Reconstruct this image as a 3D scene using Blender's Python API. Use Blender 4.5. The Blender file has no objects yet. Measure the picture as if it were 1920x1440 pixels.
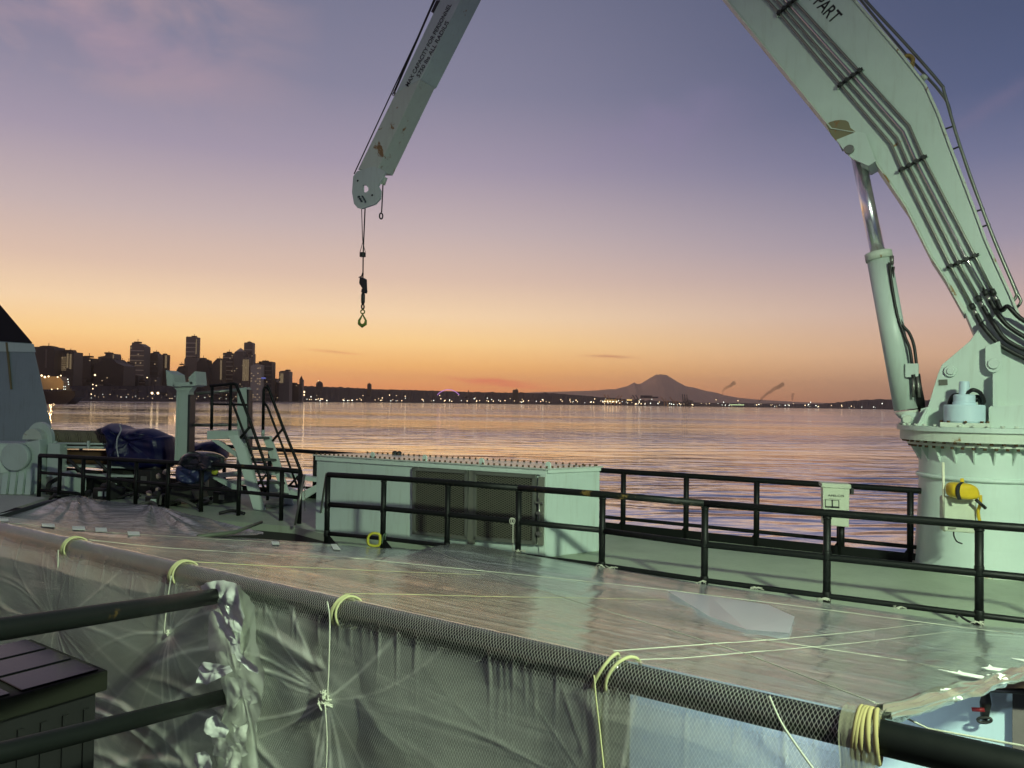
import bpy, math, random
from mathutils import Vector, Matrix, noise
from mathutils.bvhtree import BVHTree
from mathutils.geometry import tessellate_polygon
R = math.radians
rnd = random.Random(7)
SC = bpy.context.scene
COL = SC.collection
CZ = 10.0                       # eye height above the water
F = 1440.0                      # focal length in reference pixels (picture is 1920 wide)

# ------------------------------------------------------------------ camera
CAMR = (Matrix.Rotation(R(90 + 1.384), 3, 'X') @ Matrix.Rotation(R(0.89), 3, 'Z'))
cd = bpy.data.cameras.new('camera'); cam = bpy.data.objects.new('camera', cd); COL.objects.link(cam)
cam.location = (0, 0, CZ); cam.rotation_euler = CAMR.to_euler()
cd.sensor_width = 36; cd.lens = F / 1920 * 36; cd.clip_start = 0.05; cd.clip_end = 80000
SC.camera = cam
CAM = Vector((0, 0, CZ))

# ------------------------------------------------------------------ view
SC.view_settings.view_transform = 'Standard'; SC.view_settings.look = 'None'
SC.view_settings.exposure = 0.0; SC.view_settings.gamma = 1.0
SC.render.engine = 'CYCLES'
SC.cycles.max_bounces = 8; SC.cycles.transparent_max_bounces = 16
SC.cycles.volume_bounces = 0; SC.cycles.use_denoising = True
SC.cycles.sample_clamp_indirect = 4

def lin(c):
    return tuple(((v / 255) / 12.92 if v / 255 <= .04045 else ((v / 255 + .055) / 1.055) ** 2.4) for v in c)

# ------------------------------------------------------------------ dusk sky
W = bpy.data.worlds.new('World'); SC.world = W; W.use_nodes = True
nt = W.node_tree; nt.nodes.clear()
def nd(t, typ, **k):
    n = t.nodes.new(typ)
    for a, b in k.items(): setattr(n, a, b)
    return n
def mth(t, op, a, b=None, c=None, clamp=False):
    n = t.nodes.new('ShaderNodeMath'); n.operation = op; n.use_clamp = clamp
    for i, v in enumerate((a, b, c)):
        if v is None: continue
        if isinstance(v, (int, float)): n.inputs[i].default_value = v
        else: t.links.new(v, n.inputs[i])
    return n.outputs[0]
def ramp(t, fac, stops, interp='LINEAR'):
    n = t.nodes.new('ShaderNodeValToRGB'); cr = n.color_ramp; cr.interpolation = interp
    while len(cr.elements) < len(stops): cr.elements.new(0.5)
    for e, (p, c) in zip(cr.elements, stops):
        e.position = p; e.color = (c[0], c[1], c[2], 1)
    t.links.new(fac, n.inputs[0]); return n.outputs[0]
def mixc(t, f, a, b, mode='MIX'):
    n = t.nodes.new('ShaderNodeMix'); n.data_type = 'RGBA'; n.blend_type = mode
    for i, v in ((0, f), (6, a), (7, b)):
        if isinstance(v, (int, float)): n.inputs[i].default_value = v
        elif isinstance(v, tuple): n.inputs[i].default_value = (v[0], v[1], v[2], 1)
        else: t.links.new(v, n.inputs[i])
    return n.outputs[2]
tc = nd(nt, 'ShaderNodeTexCoord'); sp = nd(nt, 'ShaderNodeSeparateXYZ'); nt.links.new(tc.outputs['Generated'], sp.inputs[0])
X, Y, Z = sp.outputs
elev = mth(nt, 'MULTIPLY', mth(nt, 'ARCSINE', Z), 180 / math.pi)
azim = mth(nt, 'MULTIPLY', mth(nt, 'ARCTAN2', X, Y), 180 / math.pi)          # 0 ahead, + to starboard
e60 = mth(nt, 'DIVIDE', mth(nt, 'ABSOLUTE', elev), 60.0, clamp=True)
def es(l): return [(d / 60, lin(c)) for d, c in l]
A = ramp(nt, e60, es([(0, (244, 134, 80)), (1.2, (250, 162, 92)), (2.6, (254, 188, 108)), (4.3, (254, 210, 142)), (6.3, (242, 210, 170)),
      (9, (214, 186, 168)), (12.5, (188, 170, 170)), (17, (155, 144, 162)), (22, (127, 125, 147)), (28, (112, 113, 136)), (60, (54, 62, 96))]))
Bc = ramp(nt, e60, es([(0, (158, 120, 98)), (1.5, (188, 146, 116)), (3.5, (210, 170, 140)), (6.5, (194, 168, 160)), (11, (148, 140, 158)),
      (16, (106, 110, 140)), (20, (80, 90, 122)), (24, (72, 82, 112)), (29, (64, 75, 104)), (60, (34, 42, 66))]))
Cc = ramp(nt, e60, es([(0, (70, 72, 92)), (8, (84, 84, 108)), (20, (62, 72, 100)), (60, (34, 42, 66))]))
dA = mth(nt, 'ABSOLUTE', mth(nt, 'SUBTRACT', mth(nt, 'WRAP', mth(nt, 'ADD', azim, 24.0), 180.0, -180.0), 0.0))
fAB = mth(nt, 'DIVIDE', mth(nt, 'SUBTRACT', dA, 15.0), 45.0, clamp=True)
fAB = mth(nt, 'MULTIPLY', mth(nt, 'MULTIPLY', fAB, fAB), mth(nt, 'SUBTRACT', 3.0, mth(nt, 'MULTIPLY', fAB, 2.0)))
fBC = mth(nt, 'DIVIDE', mth(nt, 'SUBTRACT', dA, 58.0), 80.0, clamp=True)
sky = mixc(nt, fBC, mixc(nt, fAB, A, Bc), Cc)
# thin high cloud, pink on the glow side
mp = nd(nt, 'ShaderNodeMapping'); nt.links.new(tc.outputs['Generated'], mp.inputs[0])
mp.inputs['Rotation'].default_value = (0, R(-24), 0); mp.inputs['Scale'].default_value = (2.2, 2.2, 5.5); mp.inputs['Location'].default_value = (3.1, .4, 1.7)
nz = nd(nt, 'ShaderNodeTexNoise'); nz.inputs['Scale'].default_value = 2.6; nz.inputs['Detail'].default_value = 7; nz.inputs['Roughness'].default_value = .55
nz.inputs['Distortion'].default_value = .5
nt.links.new(mp.outputs[0], nz.inputs[0])
cl = mth(nt, 'MULTIPLY', mth(nt, 'SUBTRACT', nz.outputs[0], .44, clamp=True), 5.0, clamp=True)
cl = mth(nt, 'MULTIPLY', cl, mth(nt, 'DIVIDE', mth(nt, 'SUBTRACT', elev, 17.0), 9.0, clamp=True))
cl = mth(nt, 'MULTIPLY', cl, mth(nt, 'DIVIDE', mth(nt, 'SUBTRACT', -14.0, azim), 12.0, clamp=True))
sky = mixc(nt, mth(nt, 'MULTIPLY', cl, .6), sky, lin((196, 160, 158)))
def streak(az, el, wa, we, col, amt, tilt=0.0):
    global sky
    a = mth(nt, 'SUBTRACT', azim, az); b = mth(nt, 'SUBTRACT', elev, el)
    b = mth(nt, 'ADD', b, mth(nt, 'MULTIPLY', a, tilt))
    b = mth(nt, 'ADD', b, mth(nt, 'MULTIPLY', mth(nt, 'SUBTRACT', nz2.outputs[0], .5), we * 3))
    q = mth(nt, 'ADD', mth(nt, 'POWER', mth(nt, 'ABSOLUTE', mth(nt, 'DIVIDE', a, wa)), 2.0), mth(nt, 'POWER', mth(nt, 'ABSOLUTE', mth(nt, 'DIVIDE', b, we)), 2.0))
    m = mth(nt, 'MULTIPLY', mth(nt, 'EXPONENT', mth(nt, 'MULTIPLY', q, -1.0)), amt)
    sky = mixc(nt, m, sky, lin(col))
nz2 = nd(nt, 'ShaderNodeTexNoise'); nz2.inputs['Scale'].default_value = 26; nz2.inputs['Detail'].default_value = 3
nt.links.new(tc.outputs['Generated'], nz2.inputs[0])
streak(-1.6, 1.55, 2.6, .17, (240, 110, 84), .75, .05)
streak(-.2, 1.25, 2.2, .12, (236, 104, 80), .55, .05)
streak(7.2, 3.5, 1.5, .10, (196, 128, 96), .7, .02)
streak(-13.0, 3.45, 1.6, .08, (214, 150, 96), .6, .05)
streak(32.5, 19.0, 3.2, .5, (118, 108, 134), .3, -.55)
streak(11.0, 19.5, 5.0, 1.6, (138, 124, 158), .25, -.2)
streak(-27.5, 22.5, 6.0, 1.6, (176, 146, 160), .35, .1)
bg = nd(nt, 'ShaderNodeBackground'); nt.links.new(sky, bg.inputs[0]); bg.inputs[1].default_value = 1.14
wo = nd(nt, 'ShaderNodeOutputWorld'); nt.links.new(bg.outputs[0], wo.inputs[0])

# the sun is down: weak sun lamp added for a breath of warm rim light
sd = bpy.data.lights.new('sun', 'SUN'); sd.energy = 0.04; sd.angle = R(2); sd.color = (1, .62, .35)
so = bpy.data.objects.new('sun', sd); COL.objects.link(so)
so.rotation_euler = Vector((math.sin(R(24)), -math.cos(R(24)), -math.sin(R(1.0)))).to_track_quat('-Z', 'Y').to_euler()

# ------------------------------------------------------------------ helpers
def ray(px, py): return CAMR @ Vector(((px - 960) / F, (720 - py) / F, -1))
def P(px, py, d):
    r = ray(px, py); return CAM + r * (d / r.y)
def G(px, py, z):               # z relative to the eye
    r = ray(px, py); return CAM + r * (z / r.z)
def VP(px, py, p0, n):
    r = ray(px, py); t = (p0 - CAM).dot(n) / r.dot(n); return CAM + r * t
def V3(x, y, z): return Vector((x, y, z + CZ))
ZUP = Vector((0, 0, 1))

class MB:
    def __init__(s): s.v = []; s.f = []; s.sm = []
    def add(s, vs, fs, smooth=False):
        o = len(s.v); s.v += [Vector(v) for v in vs]
        for f in fs: s.f.append([i + o for i in f]); s.sm.append(smooth)
        return s
    def box(s, c, sx, sy, sz, ax=(1, 0, 0), ay=None, az=(0, 0, 1)):
        ax = Vector(ax).normalized(); az = Vector(az).normalized()
        ay = az.cross(ax).normalized() if ay is None else Vector(ay).normalized()
        vs = [Vector(c) + ax * (i * sx / 2) + ay * (j * sy / 2) + az * (k * sz / 2) for k in (-1, 1) for j in (-1, 1) for i in (-1, 1)]
        return s.add(vs, [(0, 2, 3, 1), (4, 5, 7, 6), (0, 1, 5, 4), (1, 3, 7, 5), (3, 2, 6, 7), (2, 0, 4, 6)])
    def prism(s, pts, vec):
        pts = [Vector(p) for p in pts]; vec = Vector(vec); n = len(pts)
        tri = tessellate_polygon([pts]); nn = Vector((0, 0, 0))
        for i in range(n): nn += pts[i].cross(pts[(i + 1) % n])
        flip = nn.dot(vec) > 0
        fs = []
        for t in tri:
            a, b, c = t
            m = (pts[b] - pts[a]).cross(pts[c] - pts[a])
            if m.dot(vec) > 0: b, c = c, b
            fs.append((a, b, c)); fs.append((a + n, c + n, b + n))
        for i in range(n):
            j = (i + 1) % n
            fs.append((i, i + n, j + n, j) if not flip else (j, j + n, i + n, i))
        return s.add(pts + [p + vec for p in pts], fs)
    def tube(s, path, r, seg=12, cap=True, closed=False):
        path = [Vector(p) for p in path]; n = len(path)
        rs = r if isinstance(r, (list, tuple)) else [r] * n
        t0 = (path[1] - path[0]).normalized()
        up = ZUP if abs(t0.z) < .9 else Vector((1, 0, 0))
        a = t0.cross(up).normalized(); vs = []
        for i, p in enumerate(path):
            if closed: t = path[(i + 1) % n] - path[i - 1]
            elif i == 0: t = path[1] - path[0]
            elif i == n - 1: t = path[-1] - path[-2]
            else: t = (path[i + 1] - p).normalized() + (p - path[i - 1]).normalized()
            t = t.normalized(); a = (a - t * a.dot(t)).normalized(); b = t.cross(a)
            k = 1.0
            if 0 < i < n - 1 and not closed:
                k = 1 / max(.5, (path[i + 1] - p).normalized().dot(t))
            for j in range(seg):
                th = 2 * math.pi * j / seg
                vs.append(p + (a * math.cos(th) + b * math.sin(th)) * rs[i] * (k if k < 1.5 else 1))
        fs = []
        m = n if closed else n - 1
        for i in range(m):
            for j in range(seg):
                k = (j + 1) % seg; i2 = (i + 1) % n
                fs.append((i * seg + j, i2 * seg + j, i2 * seg + k, i * seg + k))
        s.add(vs, fs, True)
        if cap and not closed:
            o = len(s.v) - n * seg
            s.f.append([o + j for j in range(seg)]); s.sm.append(False)
            s.f.append([o + (n - 1) * seg + j for j in reversed(range(seg))]); s.sm.append(False)
        return s
    def cyl(s, a, b, r, seg=20, r2=None): return s.tube([a, b], [r, r if r2 is None else r2], seg)
    def lathe(s, c, prof, seg=48, axis=ZUP):
        axis = Vector(axis).normalized()
        a = axis.orthogonal().normalized(); b = axis.cross(a)
        for (r0, z0), (r1, z1) in zip(prof, prof[1:]):
            vs = []
            for (r, z) in ((r0, z0), (r1, z1)):
                for j in range(seg):
                    th = 2 * math.pi * j / seg
                    vs.append(Vector(c) + axis * z + (a * math.cos(th) + b * math.sin(th)) * r)
            s.add(vs, [(j, (j + 1) % seg, seg + (j + 1) % seg, seg + j) for j in range(seg)], abs(z1 - z0) > 1e-6)
        return s
    def blob(s, c, r, sub=2, sq=(1, 1, 1), amp=.2, fr=2.0, seed=0):
        import bmesh
        bm = bmesh.new(); bmesh.ops.create_icosphere(bm, subdivisions=sub, radius=1)
        vs = []
        for v in bm.verts:
            k = 1 + amp * noise.noise(v.co * fr + Vector((seed * 3.1, seed, 0)))
            vs.append(Vector(c) + Vector((v.co.x * sq[0], v.co.y * sq[1], v.co.z * sq[2])) * r * k)
        fs = [[w.index for w in f.verts] for f in bm.faces]; bm.free()
        return s.add(vs, fs, True)
    def build(s, name, mat, parent=None, bevel=0, uv=None, kind=None, label=None):
        me = bpy.data.meshes.new(name)
        root = parent
        while root is not None and root.parent is not None: root = root.parent
        if root is not None: off = root.location.copy()
        else:
            lo = Vector([min(v[i] for v in s.v) for i in range(3)]); hi = Vector([max(v[i] for v in s.v) for i in range(3)])
            off = Vector(((lo.x + hi.x) / 2, (lo.y + hi.y) / 2, lo.z))
        me.from_pydata([tuple(v - off) for v in s.v], [], s.f)
        me.polygons.foreach_set('use_smooth', s.sm)
        if uv:
            l = me.uv_layers.new(name='UVMap')
            for lp in me.loops: l.data[lp.index].uv = uv[lp.vertex_index]
        me.materials.append(mat)
        me.update()
        o = bpy.data.objects.new(name, me); COL.objects.link(o)
        if parent is not None: o.parent = parent
        else: o.location = off
        if bevel:
            m = o.modifiers.new('bevel', 'BEVEL'); m.width = bevel; m.segments = 2; m.limit_method = 'ANGLE'; m.angle_limit = R(40)
        if kind: o['kind'] = kind
        if label: o['label'] = label
        return o

def thing(name, loc, label, cat, group=None):
    o = bpy.data.objects.new(name, None); COL.objects.link(o); o.location = loc; o.empty_display_size = .2
    o['label'] = label; o['category'] = cat
    if group: o['group'] = group
    return o
def tag(o, label, cat, group=None):
    o['label'] = label; o['category'] = cat
    if group: o['group'] = group
    return o
def kids(o): return [c for c in COL.objects if c.parent is o]
def copy_tree(o, parent=None):
    c = o.copy(); COL.objects.link(c); c.parent = parent
    for k in kids(o): copy_tree(k, c)
    return c
def spline(pts, n=8):
    pts = [Vector(p) for p in pts]; q = [pts[0]] + pts + [pts[-1]]; out = []
    for i in range(1, len(q) - 2):
        a, b, c, d = q[i - 1:i + 3]
        for k in range(n):
            t = k / n
            out.append(.5 * ((2 * b) + (c - a) * t + (2 * a - 5 * b + 4 * c - d) * t * t + (3 * b - a - 3 * c + d) * t ** 3))
    out.append(pts[-1]); return out

# ------------------------------------------------------------------ materials
def mat(name):
    m = bpy.data.materials.new(name); m.use_nodes = True; t = m.node_tree
    b = t.nodes['Principled BSDF']; return m, t, b
def ntex(t, scale, detail=4, rough=.6, vec=None, dist=0):
    n = t.nodes.new('ShaderNodeTexNoise'); n.inputs['Scale'].default_value = scale; n.inputs['Detail'].default_value = detail
    n.inputs['Roughness'].default_value = rough; n.inputs['Distortion'].default_value = dist
    if vec is None:
        c = t.nodes.new('ShaderNodeTexCoord'); vec = c.outputs['Object']
    t.links.new(vec, n.inputs['Vector']); return n.outputs[0]
def mapped(t, sc, src='Object', rot=(0, 0, 0)):
    c = t.nodes.new('ShaderNodeTexCoord'); m = t.nodes.new('ShaderNodeMapping'); m.inputs['Scale'].default_value = sc; m.inputs['Rotation'].default_value = rot
    t.links.new(c.outputs[src], m.inputs[0]); return m.outputs[0]
def bump(t, b, h, strength=.3, dist=.01):
    n = t.nodes.new('ShaderNodeBump'); n.inputs['Strength'].default_value = strength; n.inputs['Distance'].default_value = dist
    t.links.new(h, n.inputs['Height']); t.links.new(n.outputs[0], b.inputs['Normal']); return n
def paint(name, col, rough=.45, rust=.0, rscale=6, rustcol=(.16, .07, .025), vary=.12, dirt=.25, metal=0, spec=.5, streaks=True):
    m, t, b = mat(name)
    n1 = ntex(t, 1.7, 5); n2 = ntex(t, 14, 5)
    c = mixc(t, n1, tuple(v * (1 - vary) for v in col), tuple(min(1, v * (1 + vary)) for v in col))
    if streaks and dirt:
        st = ntex(t, 3, 5, .65, mapped(t, (5, 5, .5)))
        f = mth(t, 'MULTIPLY', mth(t, 'SUBTRACT', st, .52, clamp=True), 4 * dirt, clamp=True)
        c = mixc(t, f, c, (col[0] * .5 + .03, col[1] * .47 + .02, col[2] * .42))
    if rust:
        r = ntex(t, rscale, 8, .68, dist=.4)
        f = mth(t, 'MULTIPLY', mth(t, 'SUBTRACT', r, .735 - rust * .2, clamp=True), 22, clamp=True)
        c = mixc(t, f, c, mixc(t, n2, rustcol, (rustcol[0] * 2.1, rustcol[1] * 2.1, rustcol[2] * 1.7)))
    t.links.new(c, b.inputs['Base Color'])
    ro = mth(t, 'ADD', rough - .1, mth(t, 'MULTIPLY', n2, .22)); t.links.new(ro, b.inputs['Roughness'])
    b.inputs['Metallic'].default_value = metal; b.inputs['Specular IOR Level'].default_value = spec
    bump(t, b, n2, .18, .004)
    return m
def plain(name, col, rough=.5, metal=0, spec=.5):
    m, t, b = mat(name); n = ntex(t, 9, 4)
    t.links.new(mixc(t, n, tuple(v * .85 for v in col), tuple(min(1, v * 1.15) for v in col)), b.inputs['Base Color'])
    b.inputs['Roughness'].default_value = rough; b.inputs['Metallic'].default_value = metal; b.inputs['Specular IOR Level'].default_value = spec
    return m
def emit(name, col, s):
    m, t, b = mat(name); b.inputs['Base Color'].default_value = (0, 0, 0, 1)
    b.inputs['Emission Color'].default_value = (*col, 1); b.inputs['Emission Strength'].default_value = s; return m

MINT = paint('mint_paint', (.53, .63, .565), .42, rust=.22, rscale=3.2, rustcol=(.22, .13, .04))
MINTR = paint('mint_paint_rusty', (.55, .62, .52), .5, rust=.75, rscale=3, rustcol=(.17, .10, .035))
WHITEP = paint('white_paint', (.58, .70, .63), .4, rust=.05, rscale=4, dirt=.15)
BLUEP = paint('pale_blue_paint', (.52, .68, .74), .4, rust=.05, dirt=.1)
DECKM = paint('deck_green', (.33, .40, .285), .5, rust=.05, rscale=1.2, rustcol=(.10, .07, .035), vary=.25, dirt=.3)
BLACK = paint('black_rail_paint', (.0045, .006, .005), .5, rust=.42, rscale=3, rustcol=(.05, .03, .01), dirt=0, spec=.25)
BLACKR = paint('black_rail_rusty', (.007, .009, .007), .5, rust=.85, rscale=2.6, rustcol=(.10, .065, .02), dirt=0, spec=.25)
DARK = plain('dark_steel', (.02, .022, .02), .5)
RUBBER = plain('black_rubber', (.006, .006, .006), .5)
STEEL = plain('pipe_steel', (.26, .27, .23), .38, .75)
CHROME = plain('chrome', (.88, .88, .88), .24, 1)
RUSTM = paint('rust', (.12, .065, .03), .75, rust=.4, rscale=9)
TAPE = plain('white_tape', (.80, .84, .76), .65, spec=.2)
HOUSEP = paint('housing_paint', (.47, .57, .52), .42, rust=.12, rscale=4, dirt=.35)
ROPEY = plain('yellow_rope', (.40, .40, .21), .85, spec=.2)
ROPEW = plain('pale_rope', (.44, .45, .36), .8, spec=.2)
YELLOW = plain('yellow_vinyl', (.62, .43, .02), .38)
GREYBOX = plain('grey_plastic', (.50, .54, .42), .45)
INK = plain('black_lettering', (.012, .012, .012), .6)
NAVY = plain('navy_tarp', (.004, .006, .055), .42)
SACK = plain('black_sack', (.010, .011, .016), .16)
WOOD = plain('orange_wood', (.28, .13, .05), .7)
HOOKG = plain('green_hook', (.16, .24, .03), .45)
CABIN = plain('dark_plastic', (.006, .006, .006), .5)
GLASSTOP = plain('shiny_black_panel', (.004, .004, .006), .16, spec=.25)
BROWN = plain('brown_board', (.09, .055, .035), .6)
WIRE = plain('wire_mesh', (.11, .11, .08), .5)
MINTD = paint('mint_dim_rusty', (.40, .49, .43), .5, rust=.5, rscale=3, rustcol=(.17, .10, .035))  # rustier mint, darkened in place of weaker light on far parts
ROOFP = paint('roof_gloss', (.46, .50, .45), .24, rust=.1, spec=.9, dirt=.3)
GRIME = plain('engine_dark', (.018, .020, .015), .8)

# ------------------------------------------------------------------ water
def make_water():
    m, t, b = mat('harbour_water')
    b.inputs['Base Color'].default_value = (.86, .87, .93, 1); b.inputs['Metallic'].default_value = .85; b.inputs['Roughness'].default_value = .05
    b.inputs['IOR'].default_value = 4.5
    v = mapped(t, (1, 1, 1)); 
    big = ntex(t, .0035, 3, .5, mapped(t, (.3, 2.2, 1), rot=(0, 0, R(-14))))
    w1 = ntex(t, .11, 2, .45, mapped(t, (.6, 1.5, 1), rot=(0, 0, R(-25))), .6)
    w2 = ntex(t, .5, 3, .55, mapped(t, (.6, 1.2, 1), rot=(0, 0, R(12))), .4)
    w3 = ntex(t, 3.0, 2, .5, v)
    h = mth(t, 'ADD', mth(t, 'MULTIPLY', w1, 1.0), mth(t, 'ADD', mth(t, 'MULTIPLY', w2, .13), mth(t, 'MULTIPLY', w3, .008)))
    amp = mth(t, 'ADD', .22, mth(t, 'MULTIPLY', mth(t, 'SUBTRACT', big, .40, clamp=True), 4.6))
    h = mth(t, 'MULTIPLY', h, amp)
    bn = bump(t, b, h, 1.0, 1.5)
    mb = MB(); s = 30000
    mb.add([(-s, -3000, 0), (s, -3000, 0), (s, 45000, 0), (-s, 45000, 0)], [(0, 1, 2, 3)])
    o = mb.build('sea', m, kind='structure')
make_water()

#STAGE2
# ------------------------------------------------------------------ far shore, mountain, city
def shore_d(px):
    pts = [(-400, 1250), (60, 1400), (300, 1800), (560, 3000), (700, 3900), (960, 5200), (1130, 6000), (1400, 7000), (1700, 7600), (2500, 8000)]
    for (a, da), (b, db) in zip(pts, pts[1:]):
        if a <= px <= b: return da + (db - da) * (px - a) / (b - a)
    return pts[0][1] if px < 0 else pts[-1][1]
def ridge_y(px):
    pts = [(-400, 735), (60, 722), (330, 722), (520, 716), (561, 722), (640, 725), (700, 728), (800, 731), (900, 734), (1040, 736), (1100, 741), (1170, 747), (1300, 754),
           (1440, 756), (1540, 757), (1565, 754), (1600, 750), (1640, 747), (1700, 748), (1900, 752), (2500, 764)]
    for (a, da), (b, db) in zip(pts, pts[1:]):
        if a <= px <= b: return da + (db - da) * (px - a) / (b - a)
SHOREM = plain('dark_wooded_shore', (.06, .045, .03), .9)
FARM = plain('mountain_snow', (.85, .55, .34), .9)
FAC = [paint('facade_%s' % n, c, .6, dirt=0, streaks=False) for n, c in (('brown', (.22, .17, .10)), ('grey', (.28, .225, .15)), ('dark', (.13, .10, .06)), ('pale', (.8, .66, .42)))]
LITW = emit('lit_window', (1, .72, .42), .38)
LITP = emit('lamp_warm', (1, .72, .40), 3.2)
LITC = emit('lamp_cool', (.95, 1, .86), 2.6)
LITF = emit('lit_glass', (1, .74, .42), .16)
LITV = emit('arch_violet_glow', (.75, .35, 1), .9)  # for the arch surface; its violet lighting is put into the material
LITB = emit('lit_roof_blue', (.25, .3, 1), .35)

def far_shore():
    mb = MB(); n = 900; rows = []
    for i in range(n + 1):
        px = -400 + 2900 * i / n; d = shore_d(px); 
        nz_ = noise.noise(Vector((px * .25, 1.3, 0))) * .5 + noise.noise(Vector((px * .07, 4, 0))) * .9
        tr = 1.4 * max(0, noise.noise(Vector((px * .55, 7, 0)))) if px < 1250 or px > 1560 else .5
        a = P(px, 760, d); a.z = -1
        q = P(px, 760, d); q.z = 1.2
        b = P(px, ridge_y(px) + 1.4 - nz_ - 1.6 * tr, d * 1.12)
        c = P(px, 760, d * 1.35); c.z = -1
        mid = (q + b) / 2; mid.z = 1.2 + (b.z - 1.2) * (.42 + .12 * noise.noise(Vector((px * .2, 0, 0))))
        rows += [a, q, mid, b, c]
    fs = [(5 * i + j, 5 * i + 5 + j, 5 * i + 6 + j, 5 * i + 1 + j) for i in range(n) for j in range(4)]
    mb.add(rows, fs); mb.build('far_shore', SHOREM, kind='structure')
far_shore()

def mountain():
    sil = [(560, 744), (700, 741), (800, 737), (840, 735), (870, 737), (905, 736), (940, 738), (1000, 735.5), (1060, 734), (1120, 732), (1142, 729.7), (1154, 729.7), (1165, 726.6), (1176, 724), (1189, 717), (1195, 720), (1201, 719.5), (1214, 711.7),
           (1229, 702.8), (1239, 701.8), (1250, 703), (1259, 708.6), (1270, 715.6), (1286, 724), (1303, 727), (1323, 732.8), (1342, 736), (1359, 741), (1386, 746), (1417, 749), (1500, 754), (1600, 757), (1700, 760)]
    mb = MB(); D = 20000; rows = []; cols = 15; n = 0
    for k in range(len(sil) - 1):
        for s in range(6):
            t = s / 6; px = sil[k][0] + (sil[k + 1][0] - sil[k][0]) * t; py = sil[k][1] + (sil[k + 1][1] - sil[k][1]) * t
            py += .25 * noise.noise(Vector((px * .3, 2, 0)))
            top = P(px, py, D); n += 1
            for j in range(cols):
                u = abs(j - 7) / 7
                p = Vector((top.x * (1 + (j - 7) * .02), D + (j - 7) * 520, max(-5, top.z * (1 - u ** .8) + (120 * noise.noise(Vector((px * .06, j * .7, 0)))) * (u * (1 - u) * 4) * top.z / 900)))
                rows.append(p)
    fs = [(i * cols + j, i * cols + j + 1, (i + 1) * cols + j + 1, (i + 1) * cols + j) for i in range(n - 1) for j in range(cols - 1)]
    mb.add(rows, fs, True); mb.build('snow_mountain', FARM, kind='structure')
mountain()

def bld(name, outline, d, label, mat_=0, depth=None, win=0, strips=(), group='city buildings on the waterfront skyline', cat='building', roof=None, bands=0, seed=1):
    """outline: pixels of the roof line from left to right; walls drop to the ground"""
    r_ = random.Random(seed * 77 + int(outline[0][0] * 13))
    tops = [P(x, y, d) for x, y in outline]
    x0, x1 = tops[0].x, tops[-1].x; w = x1 - x0
    dep = depth or max(20, min(60, w * .9))
    root = thing(name, ((x0 + x1) / 2, d, 2.0), label, cat, group)
    pts = [Vector((x0, d, 2.0))] + tops + [Vector((x1, d, 2.0))]
    mb = MB(); mb.prism(pts, (0, dep, 0)); mb.build('wall', FAC[mat_], root)
    H = max(t.z for t in tops) - 2; low = min(t.z for t in tops) - 2
    fl = 4.2
    if win:
        mb = MB(); nfl = int(low / (fl * 2)); ncol = max(2, int(w / 6))
        for i in range(nfl):
            for j in range(ncol):
                if r_.random() < win * .9:
                    cx = x0 + (j + .5) * w / ncol; cz = 5 + i * fl * 2 + r_.random() * 2
                    mb.box((cx, d - .3, cz), w / ncol * .55, .4, 2.2)
        if mb.v: mb.build('lit_windows', LITW, root, kind='stuff')
    for (a, b, ya, yb, mi) in strips:
        p = P(a, ya, d); q = P(b, yb, d); mb = MB()
        mb.box(((p.x + q.x) / 2, d - .8, (p.z + q.z) / 2), q.x - p.x, 1.4, abs(p.z - q.z)); mb.build('facade_panel', LITF if (mi == 3 and name != 'waterfront_building') else FAC[mi], root)
    if bands:
        mb = MB(); k = int(H / 14)
        for i in range(1, k):
            mb.box(((x0 + x1) / 2, d - .25, 2 + i * 14), w * .94, .4, 3.0)
        mb.build('floor_bands', FAC[bands], root, kind='stuff')
    if H > 90 and seed == 1:
        tx = (x0 + x1) / 2 + r_.uniform(-.2, .2) * w; zt_ = max(t.z for t in tops); mb = MB(); mb.cyl((tx, d + dep / 2, zt_ - 1), (tx, d + dep / 2, zt_ + r_.uniform(6, 12)), .7, 6); mb.build('roof_mast', FAC[2], root)
        mb = MB(); mb.box((tx, d + dep / 2, zt_ + 1.5), w * .4, dep * .4, 4); mb.build('roof_plant', FAC[2], root)
    if roof:
        a, b, y = roof; p = P(a, y, d); q = P(b, y, d); base = min(t.z for t in tops)
        mb = MB(); mb.box(((p.x + q.x) / 2, d + dep / 2, (p.z + base) / 2), q.x - p.x, dep * .6, p.z - base); mb.build('roof_plant', FAC[2], root)
    return root
D = 2350
bld('tower_block', [(62, 650), (101, 650.5), (102, 656)], 1750, 'broad dark block nearest the grey funnel at the end of the skyline', 2, win=.06, roof=(70, 92, 648), strips=((86, 88, 655, 690, 1),), bands=0)
bld('tower_block', [(104, 659), (120, 658), (138.5, 660)], 1780, 'block with pale lit floors beside the broad dark block', 0, win=.1, strips=((126, 128, 663, 690, 3), (131.5, 133.5, 664, 692, 3)) + tuple((105.5, 124, 669 + k * 3.4, 670.8 + k * 3.4, 3) for k in range(8)), roof=(110, 130, 657))
bld('tower_block', [(142, 671), (147, 669), (171, 671.5)], 1900, 'squat dark block with a small roof box, two along from the lit floors', 2, win=.04, roof=(149, 157, 667))
bld('tower_block', [(184, 669), (197, 667), (198, 662.5), (213, 663), (213.5, 667), (214, 668)], 2000, 'stepped block with a raised glassy top corner', 0, win=.05, roof=(186, 190, 668), strips=((212, 213.6, 665, 676, 3),))
bld('tower_block', [(176, 684), (184, 680), (190, 676), (212, 674), (218, 680), (232, 686)], 1900, 'wide low dark mass in front of the stepped block', 2, win=.03)
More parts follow.
